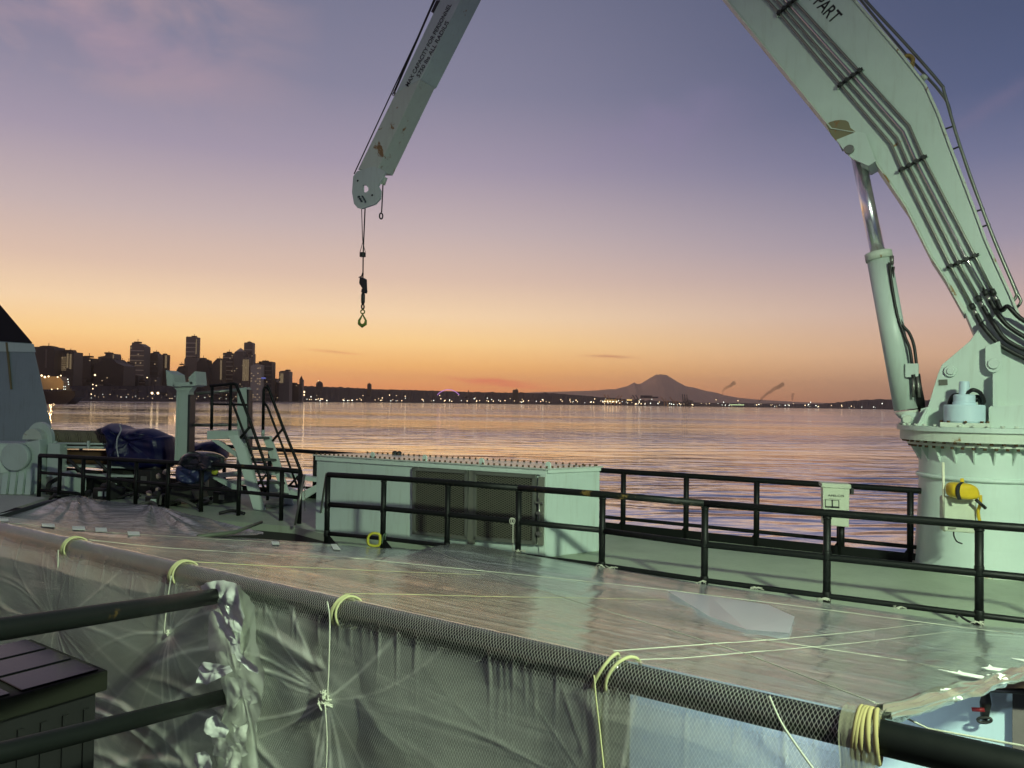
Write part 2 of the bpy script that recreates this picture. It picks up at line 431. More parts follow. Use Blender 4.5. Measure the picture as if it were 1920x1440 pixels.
bld('tower_block', [(220.5, 681), (222, 677), (234, 684)], 2050, 'small block with a slanting roof beside the stepped block', 0, win=.03, strips=((220.8, 222.2, 687, 706, 3), (224, 226, 688, 712, 3)))
bld('tower_block', [(234, 681), (246, 680)], 2100, 'low block tucked against the slant-topped tower', 2, win=.05, strips=((243.4, 245.6, 687, 697, 3),))
bld('skyscraper', [(244, 648), (247.2, 647), (247.3, 642), (262, 644), (268, 648), (271, 650)], 2200, 'tall tower with a sloping curved top, third tallest of the skyline', 1, win=.05, bands=3, strips=((251, 253, 687, 698, 3),) + tuple((245.5, 270, 667.4 + k * 9, 668 + k * 9, 3) for k in range(3)))
bld('tower_block', [(269, 690), (274, 687), (276, 688)], 2250, 'narrow low block in the gap beside the slant-topped tower', 0)
bld('skyscraper', [(275.5, 676), (277.5, 668), (281, 662), (291, 661), (296, 665), (297, 672)], 2250, 'dark tower with a chamfered octagonal top', 0, win=.06, bands=1)
bld('tower_block', [(297.4, 665), (300, 664.8), (313, 665)], 2300, 'slab with two pale vertical stripes touching the octagonal tower', 2, strips=((297.6, 301, 667, 704, 3), (310, 312.6, 666, 690, 3)))
bld('tower_block', [(331, 694), (335, 687), (343, 686), (347, 684)], 2350, 'low stepped block at the foot of the tallest tower', 0, win=.05)
bld('skyscraper', [(348.8, 632), (350, 630.8), (368, 631.8), (368.6, 633)], 2450, 'tallest slim tower of the skyline with a flat top', 1, win=.06, bands=3, strips=((367.6, 368.5, 636, 664, 3), (349, 354, 671.2, 672, 3)))
bld('tower_block', [(345.6, 675), (347, 671), (369, 670.5), (370, 682)], 2430, 'podium block wrapped round the base of the tallest tower', 1, win=.04)
bld('tower_block', [(369, 680), (373, 676), (374, 673.5), (377, 672.6), (384, 673), (385, 676), (389, 675), (390, 684), (392, 690)], 2400, 'block with a domed roof cap beside the tallest tower', 2, win=.03)
bld('tower_block', [(395, 690), (399, 680), (405, 674), (417, 673.6)], 2420, 'block with one sloping shoulder and a pale side', 0, win=.05, strips=((413.5, 415.4, 675, 712, 3),))
bld('skyscraper', [(418, 662.5), (419, 661.4), (430, 661), (437.5, 662.4)], 2500, 'plain brown square-topped tower beside the pyramid roof', 0, win=.08, bands=3)
pyr = bld('skyscraper', [(439, 662), (441, 659), (448.8, 659), (455, 659), (457, 662)], 2480, 'tower with a pointed pyramid roof', 1, win=.05)
a = P(441.5, 659, 2480); b = P(456, 659, 2480); ap = P(449, 651.6, 2480); m_ = MB(); dd = b.x - a.x
m_.add([a, b, b + Vector((0, dd, 0)), a + Vector((0, dd, 0)), ap + Vector((0, dd / 2, 0))], [(0, 1, 4), (1, 2, 4), (2, 3, 4), (3, 0, 4)]); m_.build('pyramid_roof', FAC[3], pyr)
bld('skyscraper', [(457.6, 643.4), (458.6, 642), (472.6, 642.2), (473.6, 644)], 2520, 'second tallest tower rising behind the pyramid roof', 1, win=.08, bands=3)
bld('skyscraper', [(457, 664), (474.4, 663)], 2500, 'wider dark shaft under the second tallest tower', 1, win=.04)
bld('tower_block', [(455, 671), (458, 669), (464, 670), (468, 673)], 2440, 'ribbed pale block at the foot of the second tallest tower', 1, win=.1, strips=tuple((455.6 + k * 3, 456.8 + k * 3, 674, 714, 3) for k in range(4)))
bld('tower_block', [(470, 686), (476, 684), (481, 682.6), (490, 684)], 2420, 'block with many lit windows below the second tallest tower', 3, win=.4)
bld('tower_block', [(485, 678.4), (486, 677.4), (509, 678), (510, 679.4)], 2450, 'broad flat-topped tower at the end of the tall cluster', 2, win=.05, bands=1)
bld('tower_block', [(510, 715), (515, 713.5), (523, 718)], 2500, 'low roof line between the broad tower and the lone round-topped block', 2, win=.1)
bld('tower_block', [(523.2, 697), (526, 695.6), (533, 694.8), (540, 695.6), (543.4, 697.4)], 2500, 'lone block with a rounded barrel top apart from the cluster', 1, win=.02, strips=((526, 531, 700, 718, 3),))
bld('tower_block', [(543.6, 720), (545, 717.2), (553, 717.6), (554, 719.6), (561, 720)], 2600, 'low building beside the clock-tower spire', 2, win=.12)
smith = bld('skyscraper', [(561.4, 712), (567, 712)], 2620, 'small pointed tower standing alone at the end of the city', 1)
a = P(561.2, 712, 2620); b = P(567.2, 712, 2620); ap = P(564.3, 703.8, 2620); m_ = MB(); dd = b.x - a.x
m_.add([a, b, b + Vector((0, dd, 0)), a + Vector((0, dd, 0)), ap + Vector((0, dd / 2, 0))], [(0, 1, 4), (1, 2, 4), (2, 3, 4), (3, 0, 4)]); m_.build('spire', FAC[2], smith)
bld('tower_block', [(688.5, 722), (689, 719.6), (695, 719.6), (695.5, 722)], 4100, 'small lone block on the wooded hill', 2)
bld('grain_silo', [(961, 733), (962, 730.8), (971, 730.8), (972, 733.5)], 5500, 'small flat-topped block on the distant wooded shore', 2)
# dome under repair
dr = thing('domed_church', P(599, 722, 3100), 'domed church with a lit scaffold on the hill beyond the city', 'church')
c_ = P(599, 722, 3100); m_ = MB(); m_.lathe(c_, [(14, -20), (14, 3), (12, 9), (7, 14), (0, 16)], 16); m_.build('dome', FAC[2], dr)
m_ = MB(); m_.cyl(c_ + Vector((0, 0, 14)), c_ + Vector((0, 0, 20)), .8, 6); m_.build('finial', FAC[3], dr)
m_ = MB(); m_.blob(c_ + Vector((-1, -15, 17)), 1.3, 1); m_.build('lamp', LITP, dr)
# lower waterfront buildings, individually
r_ = random.Random(11); zn = {}
adj = ['low dark warehouse', 'flat-roofed block', 'dim brown office block', 'squat dark building', 'gable-ended shed']
wh = ['behind the docked ship', 'by the two bright quay lamps', 'below the octagonal tower', 'at the foot of the tallest tower', 'below the pyramid roof', 'below the broad flat-topped tower', 'towards the lone round-topped block', 'near the small pointed tower']
for i in range(46):
    px = 96 + i * 10.1 + r_.uniform(-3, 3); w_ = r_.uniform(9, 22)
    y0 = r_.uniform(702, 738) if px < 500 else r_.uniform(724, 742)
    d_ = shore_d(px) * 1.04 + (742 - y0) * 9
    k = min(7, int((px - 96) / 60))
    out = [(px, y0), (px + w_, y0 + .2)] if r_.random() < .7 else [(px, y0 + 2), (px + w_ / 2, y0), (px + w_, y0 + 2.2)]
    zn[k] = zn.get(k, 0) + 1
    bld('waterfront_building', out, d_, '%s %s, %s from the funnel side' % (adj[(i * 3) % 5], wh[k], ['first', 'second', 'third', 'fourth', 'fifth', 'sixth', 'seventh', 'eighth'][min(7, zn[k] - 1)]), r_.choice([0, 1, 2, 2]), win=r_.choice([.06, .12, .2]), group='low buildings along the waterfront', seed=i + 3, strips=((px + 1, px + w_ - 1, y0 + 6, y0 + 7, 3),) if i % 4 == 0 else ())
# blue lit dome roof
m_ = MB(); c_ = P(494, 709, 2300); m_.blob(c_, 8, 2, (1, .6, .35), 0); tag(m_.build('curved_roof', LITB), 'small curved roof glowing blue in front of the broad tower', 'roof')

# lamps along the shore
lamp_mesh = {}
def lamp(px, py, d, r, kind='w', lab=None, grp=None):
    key = kind
    if key not in lamp_mesh:
        mb = MB(); mb.blob((0, 0, 0), 1.0, 1, amp=0); o = mb.build('shore_lamp', {'w': LITP, 'c': LITC}[kind]); lamp_mesh[key] = o.data
        bpy.data.objects.remove(o)
        lamp_mesh[key + 'off'] = 1
    o = bpy.data.objects.new('shore_lamp', lamp_mesh[key]); COL.objects.link(o)
    r *= 1.9; o.location = P(px, py, d); o.scale = (r, r, r)
    o['label'] = lab or {'w': 'small warm lamp glowing along the distant dark shoreline', 'c': 'small white lamp glowing along the distant dark shoreline'}[kind]
    o['category'] = 'lamp'; o['group'] = grp or {'w': 'warm lamps along the far shore', 'c': 'white lamps along the far shore'}[kind]
    return o
rl = random.Random(5)
for i in range(62):            # lights under the city and the wooded shore
    px = 170 + i * 6.6 + rl.uniform(-4, 4); d_ = shore_d(px) * .99
    lamp(px, rl.choice([744, 746, 748, 741]) + (px - 400) * .006, d_, rl.uniform(.25, .55) * d_ / 2400, rl.choice('wwc'))
for i in range(96):
    px = rl.uniform(575, 1130); d_ = shore_d(px) * .985; up = rl.choice([0, 0, 0, 6, 12])
    lamp(px, 751 + (px - 600) * .0105 - rl.uniform(0, 3) - up * rl.random(), d_, rl.uniform(.5, 1.2) * d_ / 3200, rl.choice('wwwc'))
for i in range(96):
    px = 1130 + 560 * rl.random() ** 1.1; d_ = shore_d(px) * .985
    lamp(px, 758 + (px - 1130) * .0155 - rl.uniform(0, 5) - (rl.random() < .15) * 6, d_, rl.uniform(.5, 1.4) * d_ / 3700, rl.choice('wwcc'))
for px, py in ((1134, 754), (1139, 754), (1144, 754), (1149, 754.5), (1156, 754.5)): lamp(px, py, 5900, 3.0)
for px in (645, 600, 613, 652): lamp(px, 752, shore_d(px) * .98, 1.0 * shore_d(px) / 3000, 'c')

# harbour gantry cranes
ORG = plain('crane_lit_orange', (.75, .38, .12), .6); GRY = plain('crane_dark', (.05, .045, .045), .6)  # orange stands for warm floodlighting, put into the colour of the lit cranes
def port_crane(px, d, hgt, ang, m_, label, s=1.0):
    base = P(px, 762, d); base.z = 1.5
    root = thing('harbour_crane', base, label, 'crane', 'container cranes along the far harbour')
    k = hgt
    mb = MB()
    for dx in (-.22, .22):
        for dy in (0, .35): mb.cyl(base + Vector((dx * k, dy * k, 0)), base + Vector((dx * k * .7, dy * k, k * .62)), k * .04, 6)
    mb.build('leg', m_, root, kind='stuff')
    mb = MB(); mb.box(base + Vector((.05 * k, .17 * k, .63 * k)), k * .9, k * .1, k * .07); mb.box(base + Vector((.3 * k, .17 * k, .7 * k)), k * .2, k * .12, k * .1); mb.build('girder', m_, root)
    mb = MB(); a = base + Vector((-.25 * k, 0.1 * k, .64 * k)); mb.cyl(a, a + Vector((math.cos(R(ang)) * .85 * k * (-1 if s > 0 else 1), 0, math.sin(R(ang)) * .85 * k)), k * .055, 6); mb.build('boom', m_, root)
    mb = MB(); mb.cyl(base + Vector((-.05 * k, .1 * k, .6 * k)), base + Vector((-.1 * k, .1 * k, 1.0 * k)), k * .035, 6); mb.build('apex', m_, root)
for i, (px, h, an, mm, s, lb) in enumerate([(1143, 62, 56, ORG, 1, 'orange lit crane, first of the cluster before the mountain'), (1149, 60, 56, ORG, 1, 'orange lit crane, second of the cluster before the mountain'),
        (1156, 58, 50, ORG, -1, 'orange lit crane with its boom raised towards the mountain'), (1162, 58, 50, ORG, -1, 'outer orange lit crane with its boom raised towards the mountain'),
        (1196, 60, 58, GRY, 1, 'dark crane with raised boom below the small shoulder peak'), (1202, 60, 58, GRY, 1, 'dark crane beside the first one below the shoulder peak'), (1181, 50, 45, GRY, -1, 'dark crane leaning in before the mountain slope'),
        (1249, 56, 52, ORG, 1, 'orange lit crane directly below the summit'), (1266, 54, 52, ORG, 1, 'orange lit crane past the summit'),
        (1285, 62, 82, GRY, 1, 'dark crane with upright boom, nearest the summit of three'), (1289, 62, 82, GRY, 1, 'dark crane with upright boom, middle of three'), (1293, 60, 82, GRY, 1, 'dark crane with upright boom, outermost of three'),
        (876, 70, 62, GRY, -1, 'lone dark crane beside the violet arch')]):
    port_crane(px, shore_d(px) * 1.0, h * (shore_d(px) / 5900), an, mm, lb, s)
m_ = MB(); c_ = P(1212, 744, 6300); m_.box(c_, 95, 20, 22); m_.box(c_ + Vector((45, 0, -4)), 100, 16, 12); tag(m_.build('container_stack', GRY), 'dark container stack on the quay beneath the mountain', 'containers')
m_ = MB(); c_ = P(1145, 752, 6000); m_.box(c_, 96, 20, 24); c2 = MB(); tag(m_.build('warehouse', emit('lit_shed', (.8, .5, .16), .35)), 'yellow lit shed under the orange cranes', 'warehouse')  # whole box glows; the lamplight on the shed is put into its surface
m_ = MB(); c_ = P(1382, 759, 6700); m_.box(c_, 120, 10, 8); tag(m_.build('ferry_terminal', emit('lit_terminal', (.75, 1, .5), .8)), 'long greenish lit terminal on the far quay', 'terminal')
m_ = MB(); c_ = P(1180, 750, 6050); m_.box(c_, 40, 10, 10); tag(m_.build('quay_hut', emit('lit_hut', (1, .68, .25), 1.1)), 'bright yellow hut between the crane clusters', 'hut')
# lit stadium arches
for (xa, xb, yy, h, m2, lb) in ((820, 861, 740.5, 10, LITV, 'stadium roof arch lit violet on the far shore'), (738, 776, 739, 8, FAC[3], 'dim unlit stadium arch beside the violet one')):
    pts = []
    for k in range(25):
        t = k / 24; pts.append(P(xa + (xb - xa) * t, yy - h * (1 - (2 * t - 1) ** 2) ** .9, 4850))
    m_ = MB(); m_.tube(pts, 1.9 if m2 is LITV else 1.3, 6); tag(m_.build('stadium_arch', m2), lb, 'arch', 'stadium arches on the far shore')
# smoke
sm = bpy.data.materials.new('smoke'); sm.use_nodes = True; t = sm.node_tree; t.nodes.clear()
pv = nd(t, 'ShaderNodeVolumePrincipled'); pv.inputs['Color'].default_value = (.25, .22, .22, 1); pv.inputs['Density'].default_value = .018
ou = nd(t, 'ShaderNodeOutputMaterial'); t.links.new(pv.outputs[0], ou.inputs['Volume'])
for path, r0, r1, lb in (([(1354, 740), (1357, 731), (1364, 726), (1371, 722), (1376, 718)], 5, 15, 'curling dark smoke plume nearest the mountain'),
        ([(1425, 751), (1435, 741), (1446, 733), (1456, 727), (1466, 722)], 9, 16, 'long slanting smoke plume further along the shore'),
        ([(1486, 750), (1486, 745), (1488, 739)], 7, 10, 'small upright smoke puff, last of the three')):
    m_ = MB(); sp_ = spline([P(x, y, 7300) for x, y in path], 4)
    for i, p in enumerate(sp_):
        k = i / (len(sp_) - 1); m_.blob(p + Vector((rnd.uniform(-4, 4), 0, rnd.uniform(-4, 4))), 1.5 * (r0 + (r1 - r0) * k), 2, amp=.45, seed=i)
    o = m_.build('smoke_plume', sm); tag(o, lb, 'smoke', 'smoke plumes above the far shore'); 
    if True:
        rm = o.modifiers.new('remesh', 'REMESH'); rm.mode = 'VOXEL'; rm.voxel_size = 4
# docked ship at the edge of the city
ds = thing('docked_ship', P(95, 757, 980), 'dark docked ship with a floodlit deckhouse beside the grey funnel', 'ship')
def q(px, py, d): return P(px, py, d)
m_ = MB(); m_.prism([q(40, 733, 980), (q(140, 733, 980)), q(141, 744, 980), q(125, 757, 980), q(40, 757, 980)], (0, 22, 0)); m_.build('hull', plain('ship_hull', (.02, .014, .012), .6), ds)
m_ = MB(); m_.prism([q(40, 706, 985), q(112, 706, 985), q(119, 716, 985), q(119, 730, 985), q(40, 730, 985)], (0, 14, 0)); m_.build('deckhouse', plain('ship_cream', (.6, .42, .18), .6), ds)
m_ = MB(); m_.box(q(130, 731, 984), 12, 10, 3); m_.build('foredeck', plain('ship_grey', (.06, .055, .05), .6), ds)
for px, py, rr, kk in ((78, 706, .9, 'w'), (84, 709, 1.0, 'w'), (91, 707.5, .8, 'w'), (108, 708.5, .7, 'w'), (114, 705.5, .6, 'w'), (127, 712, .45, 'c'), (128, 717, .4, 'c'), (128.5, 721.5, .4, 'c'), (119.5, 725.5, .35, 'c'), (122.5, 725.5, .35, 'c'), (119.5, 730.5, .35, 'c'), (122.5, 730.5, .35, 'c'), (97, 731, .5, 'w'), (108, 730, .5, 'w')):
    lamp(px, py, 978, rr * .75, kk, 'bright lamp on the docked ship beside the funnel', 'lamps on the docked ship')
for px, py, rr in ((178, 705, 1.0), (174, 722, .6), (180.5, 724, .6), (174, 730, .6), (171, 740, .6), (285, 739.5, 1.5), (296, 739.5, 1.5), (276, 709, .7), (570, 737, 2.3), (570, 742, 1.6)):
    lamp(px, py, shore_d(px) * .97, rr, 'w')

def point(par, loc, en, col, rad):
    l = bpy.data.lights.new('work_light', 'POINT'); l.energy = en; l.color = col; l.shadow_soft_size = rad
    o = bpy.data.objects.new('work_light', l); COL.objects.link(o); o.parent = par; o.location = loc - par.location; return o
point(ds, P(96, 716, 955), 9000, (1, .62, .25), 1.0)
# ------------------------------------------------------------------ haze
hz = bpy.data.materials.new('haze'); hz.use_nodes = True; t = hz.node_tree; t.nodes.clear()
pv = nd(t, 'ShaderNodeVolumePrincipled'); pv.inputs['Color'].default_value = (1.0, .93, .88, 1); pv.inputs['Density'].default_value = 2.8e-5
pv.inputs['Anisotropy'].default_value = .82
ou = nd(t, 'ShaderNodeOutputMaterial'); t.links.new(pv.outputs[0], ou.inputs['Volume'])
m_ = MB(); m_.box((0, 11900, 405), 36000, 25800, 812); m_.build('haze', hz, kind='stuff')
#STAGE3
# ------------------------------------------------------------------ the ship: decks
UR = Vector((-.828, .5606, 0))          # along the near rail, aft
def near_line(x, z=-.76): return V3(x, 2.38 - .677 * x, z)
def far_line(x, z): return V3(x, 10.3 - .573 * x, z)
DK = -2.2
def outer(x): return V3(x, 13.37 + .6 * (1.94 - x), DK)

# floodlight on the mast behind the photographer
LP = V3(5.4, -3.1, 5.3)
fl = thing('mast_floodlight', V3(5.9, -3.8, -1.84), 'deck floodlight on a black mast behind the camera', 'floodlight')
aim = (V3(2.7, 7.0, -4.6) - LP).normalized()
m_ = MB(); m_.cyl(V3(5.9, -3.8, -1.84), V3(5.9, -3.8, 5.6), .07, 12); m_.build('mast', BLACK, fl)
m_ = MB(); m_.box(LP - aim * .16, .62, .26, .5, ax=aim.cross(ZUP), az=aim.cross(ZUP).cross(aim)); m_.build('lamp_housing', GREYBOX, fl)
m_ = MB(); m_.box(LP - aim * .022, .5, .02, .4, ax=aim.cross(ZUP), az=aim.cross(ZUP).cross(aim)); m_.build('lens', emit('lens_glow', (.86, 1, .76), 8), fl)
m_ = MB(); m_.cyl(V3(5.9, -3.8, 5.3), LP - aim * .25, .03, 8); m_.build('bracket', BLACK, fl)
ld = bpy.data.lights.new('flood_light', 'AREA'); ld.shape = 'RECTANGLE'; ld.size = .95; ld.size_y = .6; ld.energy = 940; ld.spread = R(104); ld.color = (.79, 1, .71)
lo_ = bpy.data.objects.new('flood_light', ld); COL.objects.link(lo_); lo_.parent = fl
lo_.location = LP - fl.location; lo_.rotation_euler = aim.to_track_quat('-Z', 'Y').to_euler()

def slab(name, pts, zt, th, m, **k):
    mb = MB(); mb.prism([Vector((p[0], p[1], CZ + zt)) for p in pts], (0, 0, -th)); return mb.build(name, m, kind='structure', **k)
inner = [(8.0, 10.3 - .573 * 8 - .12), (-2.55, 10.3 + .573 * 2.55 - .12), (-3.0, 12.6), (-3.7, 13.3), (-9.8, 15.7), (-16, 18.6)]
outr = [(-16, 24.2), (9.0, 9.14)]
slab('main_deck', inner + outr, DK, .12, DECKM)
# hull side and inner bulkheads
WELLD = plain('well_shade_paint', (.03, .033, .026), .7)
for a, b in zip(inner, inner[1:]):
    A_ = Vector((a[0], a[1], 0)); B_ = Vector((b[0], b[1], 0)); n_ = (B_ - A_).cross(ZUP).normalized(); n_ = -n_ if n_.y < 0 else n_
    segs = [(a, b, 0)]
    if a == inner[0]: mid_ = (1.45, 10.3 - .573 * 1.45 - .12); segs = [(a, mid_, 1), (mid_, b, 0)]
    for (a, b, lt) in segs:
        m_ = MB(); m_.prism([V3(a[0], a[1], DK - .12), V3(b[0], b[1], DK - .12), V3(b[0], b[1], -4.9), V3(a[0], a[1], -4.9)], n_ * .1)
        m_.build('well_bulkhead', BLUEP if lt else WELLD, kind='structure')  # pale where lit, dark where covered: light and shade put into the colour
m_ = MB(); a, b = outr; m_.prism([V3(a[0], a[1] , DK - .12), V3(b[0], b[1], DK - .12), V3(b[0], b[1], -9.5), V3(a[0], a[1], -9.5)], (-.25, -.4, 0)); m_.build('hull_side', BLACK, kind='structure')
slab('lower_deck', [(9, 1.0), (9, 6.5), (-3, 13), (-16, 19), (-16, 13), (-3.6, 4.9)], -4.88, .1, plain('lower_deck_paint', (.035, .035, .028), .6))
slab('boat_deck', [(-9, 8.3), (2.5, .72), (7, -2.4), (7, -3.5), (-9, -3.5)], -1.84, .1, DARK)

# ------------------------------------------------------------------ railings
def rail_tube(name, pts, r, m, root, seg=14):
    mb = MB(); mb.tube(pts, r, seg); return mb.build(name, m, root)
def post(p0, p1, r, m, root, name='post'):
    mb = MB(); mb.cyl(p0, p1, r, 14); return mb.build(name, m, root)

# rail round the well, the one that crosses the white housing and the deck
fx = [(615, 890), (720, 896), (840, 904.5), (973, 915), (1130, 927), (1322, 944), (1551, 962), (1836, 984), (2090, 1003)]
tops = [G(x, y, -1.14) for x, y in fx]
wr = thing('deck_railing', Vector((tops[3].x, tops[3].y, CZ + DK)), 'black pipe railing with rusty patches crossing in front of the ventilated housing and crane pedestal', 'railing')
rail_tube('top_rail', tops[:4], .042, BLACK, wr); rail_tube('top_rail', tops[3:5] + [tops[5]], .042, BLACKR, wr); rail_tube('top_rail', tops[5:], .042, BLACK, wr)
dz = Vector((0, 0, 1))
rail_tube('middle_rail', [p - dz * .45 for p in tops[:5]], .037, BLACK, wr); rail_tube('middle_rail', [p - dz * (.455 if i == 0 else .475) for i, p in enumerate(tops[4:])], .037, BLACK, wr)
rail_tube('bottom_rail', [p - dz * .89 for p in tops], .03, BLACK, wr)
for i, p in enumerate(tops):
    post(p - dz * .03, p - dz * 1.06, .04, BLACK, wr)
for p in tops[:2]:
    m_ = MB(); d_ = (tops[1] - tops[0]).normalized(); b_ = Vector((p.x, p.y, CZ + DK)); m_.prism([b_, b_ + d_ * .2, b_ + dz * .2], (d_.cross(dz)) * .012); m_.build('foot_gusset', BLACK, wr)
# leaning guy bar on the end post
m_ = MB(); m_.tube([VP(612, 888, tops[0], Vector((0, 1, 0))), G(598, 985, DK)], .018, 8); m_.build('stay_bar', STEEL, wr)

for i, p in enumerate(tops):
    for z_ in ((.0, -.455, -.89) if i else (-.455, -.89)):
        m_ = MB(); c_ = p + dz * (z_ if z_ else -.05); m_.tube([c_ - dz * .052, c_ - dz * .04, c_ + dz * .04, c_ + dz * .052] if z_ else [c_ - dz * .012, c_, c_ + dz * .012], [.041, .046, .046, .041] if z_ else [.042, .048, .042], 14); m_.build('weld_bead', BLACK, wr)
# rail on the outer deck edge
ex = [(560, 880 + -28), (1126, 882), (1169, 886), (1287, 892), (1419, 896), (1575, 905), (1707, 913), (1860, 924)]
orr = thing('bulwark_railing', outer(2), 'black railing along the outer deck edge with the harbour behind it', 'railing')
def out_at(px, z):
    r = ray(px, 900); # intersect vertical plane of the deck edge
    n_ = Vector((.6, 1, 0)); p0 = V3(1.94, 13.37, 0); t = (p0 - CAM).dot(n_) / r.dot(n_); p = CAM + r * t; return Vector((p.x, p.y, CZ + z))
oxs = [20, 150, 290, 420, 505, 590, 1040, 1169, 1287, 1419, 1575, 1707, 1850, 2000]
rail_tube('top_rail', [out_at(x, -1.17) for x in oxs], .045, BLACK, orr)
rail_tube('middle_rail', [out_at(x, -1.98) for x in oxs], .03, BLACK, orr)
for x in oxs:
    p = out_at(x, -1.17); post(p, Vector((p.x, p.y, CZ + DK)), .045, BLACK, orr)
    m_ = MB(); d_ = Vector((-.857, .514, 0)); b_ = Vector((p.x, p.y, CZ + DK)); m_.prism([b_ + Vector((0, -.01, 0)), b_ + d_ * .16, b_ + dz * .24], (.008, -.012, 0)); m_.build('post_gusset', BLACK, orr)
m_ = MB(); a, b = out_at(-200, DK), out_at(2050, DK); m_.prism([a, b, b + dz * .13, a + dz * .13], (-.02, -.03, 0)); m_.build('toe_plate', BLACK, orr)
m_ = MB(); 
for x in (100, 240, 360, 470): 
    p = out_at(x, -1.5); m_.cyl(p, out_at(x + 40, -1.5), .02, 8)
m_.build('chain_bar', BLACK, orr, kind='stuff')

# rail in front of the winch
lx = [(75, 854, 886, 919, 940), (113, 855.5, 889, 922, 945), (157, 858.5, 893, 927, 950), (205, 860.5, 898, 931, 955), (256, 863.5, 903, 936, 962), (316, 867, 909, 942, 968), (379, 870, 915, 948, 974), (449, 874.5, 922, 955, 980), (529, 880.5, 929.5, 964, 988), (563, 884, 933.5, 970, 994)]
LT = [G(a, b, -1.28) for a, b, c, d, e in lx]
wl = thing('winch_railing', Vector((LT[4].x, LT[4].y, CZ + DK)), 'black gate-like railing with close posts in front of the blue tarpaulin and winch', 'railing')
rail_tube('top_rail', LT, .045, BLACK, wl)
def atd(px, py, ref): return P(px, py, ref.y)
rail_tube('middle_rail', [atd(r_[0], r_[2], p) for r_, p in zip(lx, LT)], .034, BLACK, wl)
rail_tube('bottom_rail', [atd(r_[0], r_[3], p) for r_, p in zip(lx[:3], LT)], .034, BLACK, wl)
for r_, p in zip(lx, LT): post(p, Vector((p.x, p.y, CZ + DK)), .04, BLACK, wl)

# near handrail under the plastic
nr = thing('near_railing', near_line(-.66, -1.84), 'black pipe rail in the foreground wrapped under clear plastic, bare at one end', 'railing')
rail_tube('top_rail', [near_line(x) for x in (-6.0, -3.0, -1.5, 0, 1.0, 2.2)], .040, BLACK, nr, 24)
rail_tube('middle_rail', [near_line(x, -1.2) for x in (-6.0, -3.0, -1.5, 0, 1.0, 2.2)], .034, BLACK, nr, 16)
for x in (-4.4, -3.35, -2.29, -1.52, -.66, .302, 1.3): post(near_line(x, -.78), near_line(x, -1.84), .038 if x != .302 else .043, BLACK, nr)

wk = thing('work_light', V3(2.0, 6.6, -4.88), 'small cool work lamp on the lower deck under the cover', 'lamp')
m_ = MB(); m_.cyl(V3(2.0, 6.6, -4.88), V3(2.0, 6.6, -4.5), .03, 8); m_.box(V3(2.0, 6.6, -4.42), .22, .12, .14); m_.build('stand', DARK, wk)
wl_ = bpy.data.lights.new('work_glow', 'AREA'); wl_.size = .3; wl_.energy = 34; wl_.color = (.75, .92, 1)
wo_ = bpy.data.objects.new('work_glow', wl_); COL.objects.link(wo_); wo_.parent = wk; wo_.location = V3(2.0, 6.72, -4.4) - wk.location; wo_.rotation_euler = Vector((.25, 1, .75)).to_track_quat('-Z', 'Y').to_euler()
# short stair handrail coming in from the left of the lens
hr = thing('stair_handrail', P(0, 1300, 2.05), 'two dark pipe rails ending at torn white tape over the stair', 'handrail')
rail_tube('top_rail', [P(-160, 1203, 1.82), P(0, 1180, 2.02), P(250, 1142, 2.5), P(441, 1112, 3.12)], .030, BLACK, hr, 20)
rail_tube('lower_rail', [P(-160, 1452, 1.9), P(0, 1412, 2.1), P(250, 1350, 2.55), P(452, 1298, 3.16)], .029, BLACK, hr, 20)

# ------------------------------------------------------------------ ventilated housing
FLp, FRp, BRp = V3(-3.29, 13.05, DK), V3(.519, 11.0, DK), V3(1.338, 11.54, DK)
BLp = FLp + (BRp - FRp)
HH = Vector((0, 0, 1.25))
hs = thing('machinery_housing', (FLp + BRp) / 2, 'pale green steel housing with mesh screens standing between the two railings', 'housing')
m_ = MB(); m_.prism([FLp, FRp, BRp, BLp], HH); m_.build('casing', HOUSEP, hs, bevel=.008)
fd = (FRp - FLp).normalized(); fn = Vector((fd.y, -fd.x, 0)); sd_ = (BRp - FRp).normalized(); sn = Vector((sd_.y, -sd_.x, 0))
e = .03
m_ = MB(); m_.prism([FLp + HH + (fn - sd_ - fd) * e, FRp + HH + (fn + fd - sd_) * e, BRp + HH + (fd + sd_) * e, BLp + HH + (sd_ - fd) * e], (0, 0, .02)); m_.build('roof_plate', ROOFP, hs)
m_ = MB(); m_.prism([FLp + HH + fn * .004 - dz * .075, FRp + HH + fn * .004 - dz * .075, FRp + HH + fn * .004 - dz * .001, FLp + HH + fn * .004 - dz * .001], fn * .03); m_.build('eave_strip', MINT, hs)
m_ = MB(); m_.prism([FRp + sn * .003 + HH - dz * .05, BRp + sn * .003 + HH - dz * .05, BRp + sn * .003 + HH - dz * .001, FRp + sn * .003 + HH - dz * .001], sn * .02); m_.build('eave_strip', MINT, hs)
m_ = MB(); m_.box(FRp + HH / 2 + fn * .014 - fd * .05, .09, .02, 1.24, ax=fd); m_.build('corner_strip', MINT, hs)
bolt = MB(); p = FLp + HH + dz * .02 + fn * e * .3; bolt.tube([p, p + dz * .028], .016, 6); b0 = bolt.build('roof_bolt', RUSTM, hs)
def put(o, at, base):
    c = o.copy(); COL.objects.link(c); c.location = at - base; return c
for i in range(1, 46): put(b0, FLp.lerp(FRp, i / 45) , FLp)
for i in range(1, 10): put(b0, FRp.lerp(BRp, i / 10) - fn * .01 , FLp)
for i in range(0, 40): put(b0, BLp.lerp(BRp, i / 39) - sd_ * .06 , FLp)
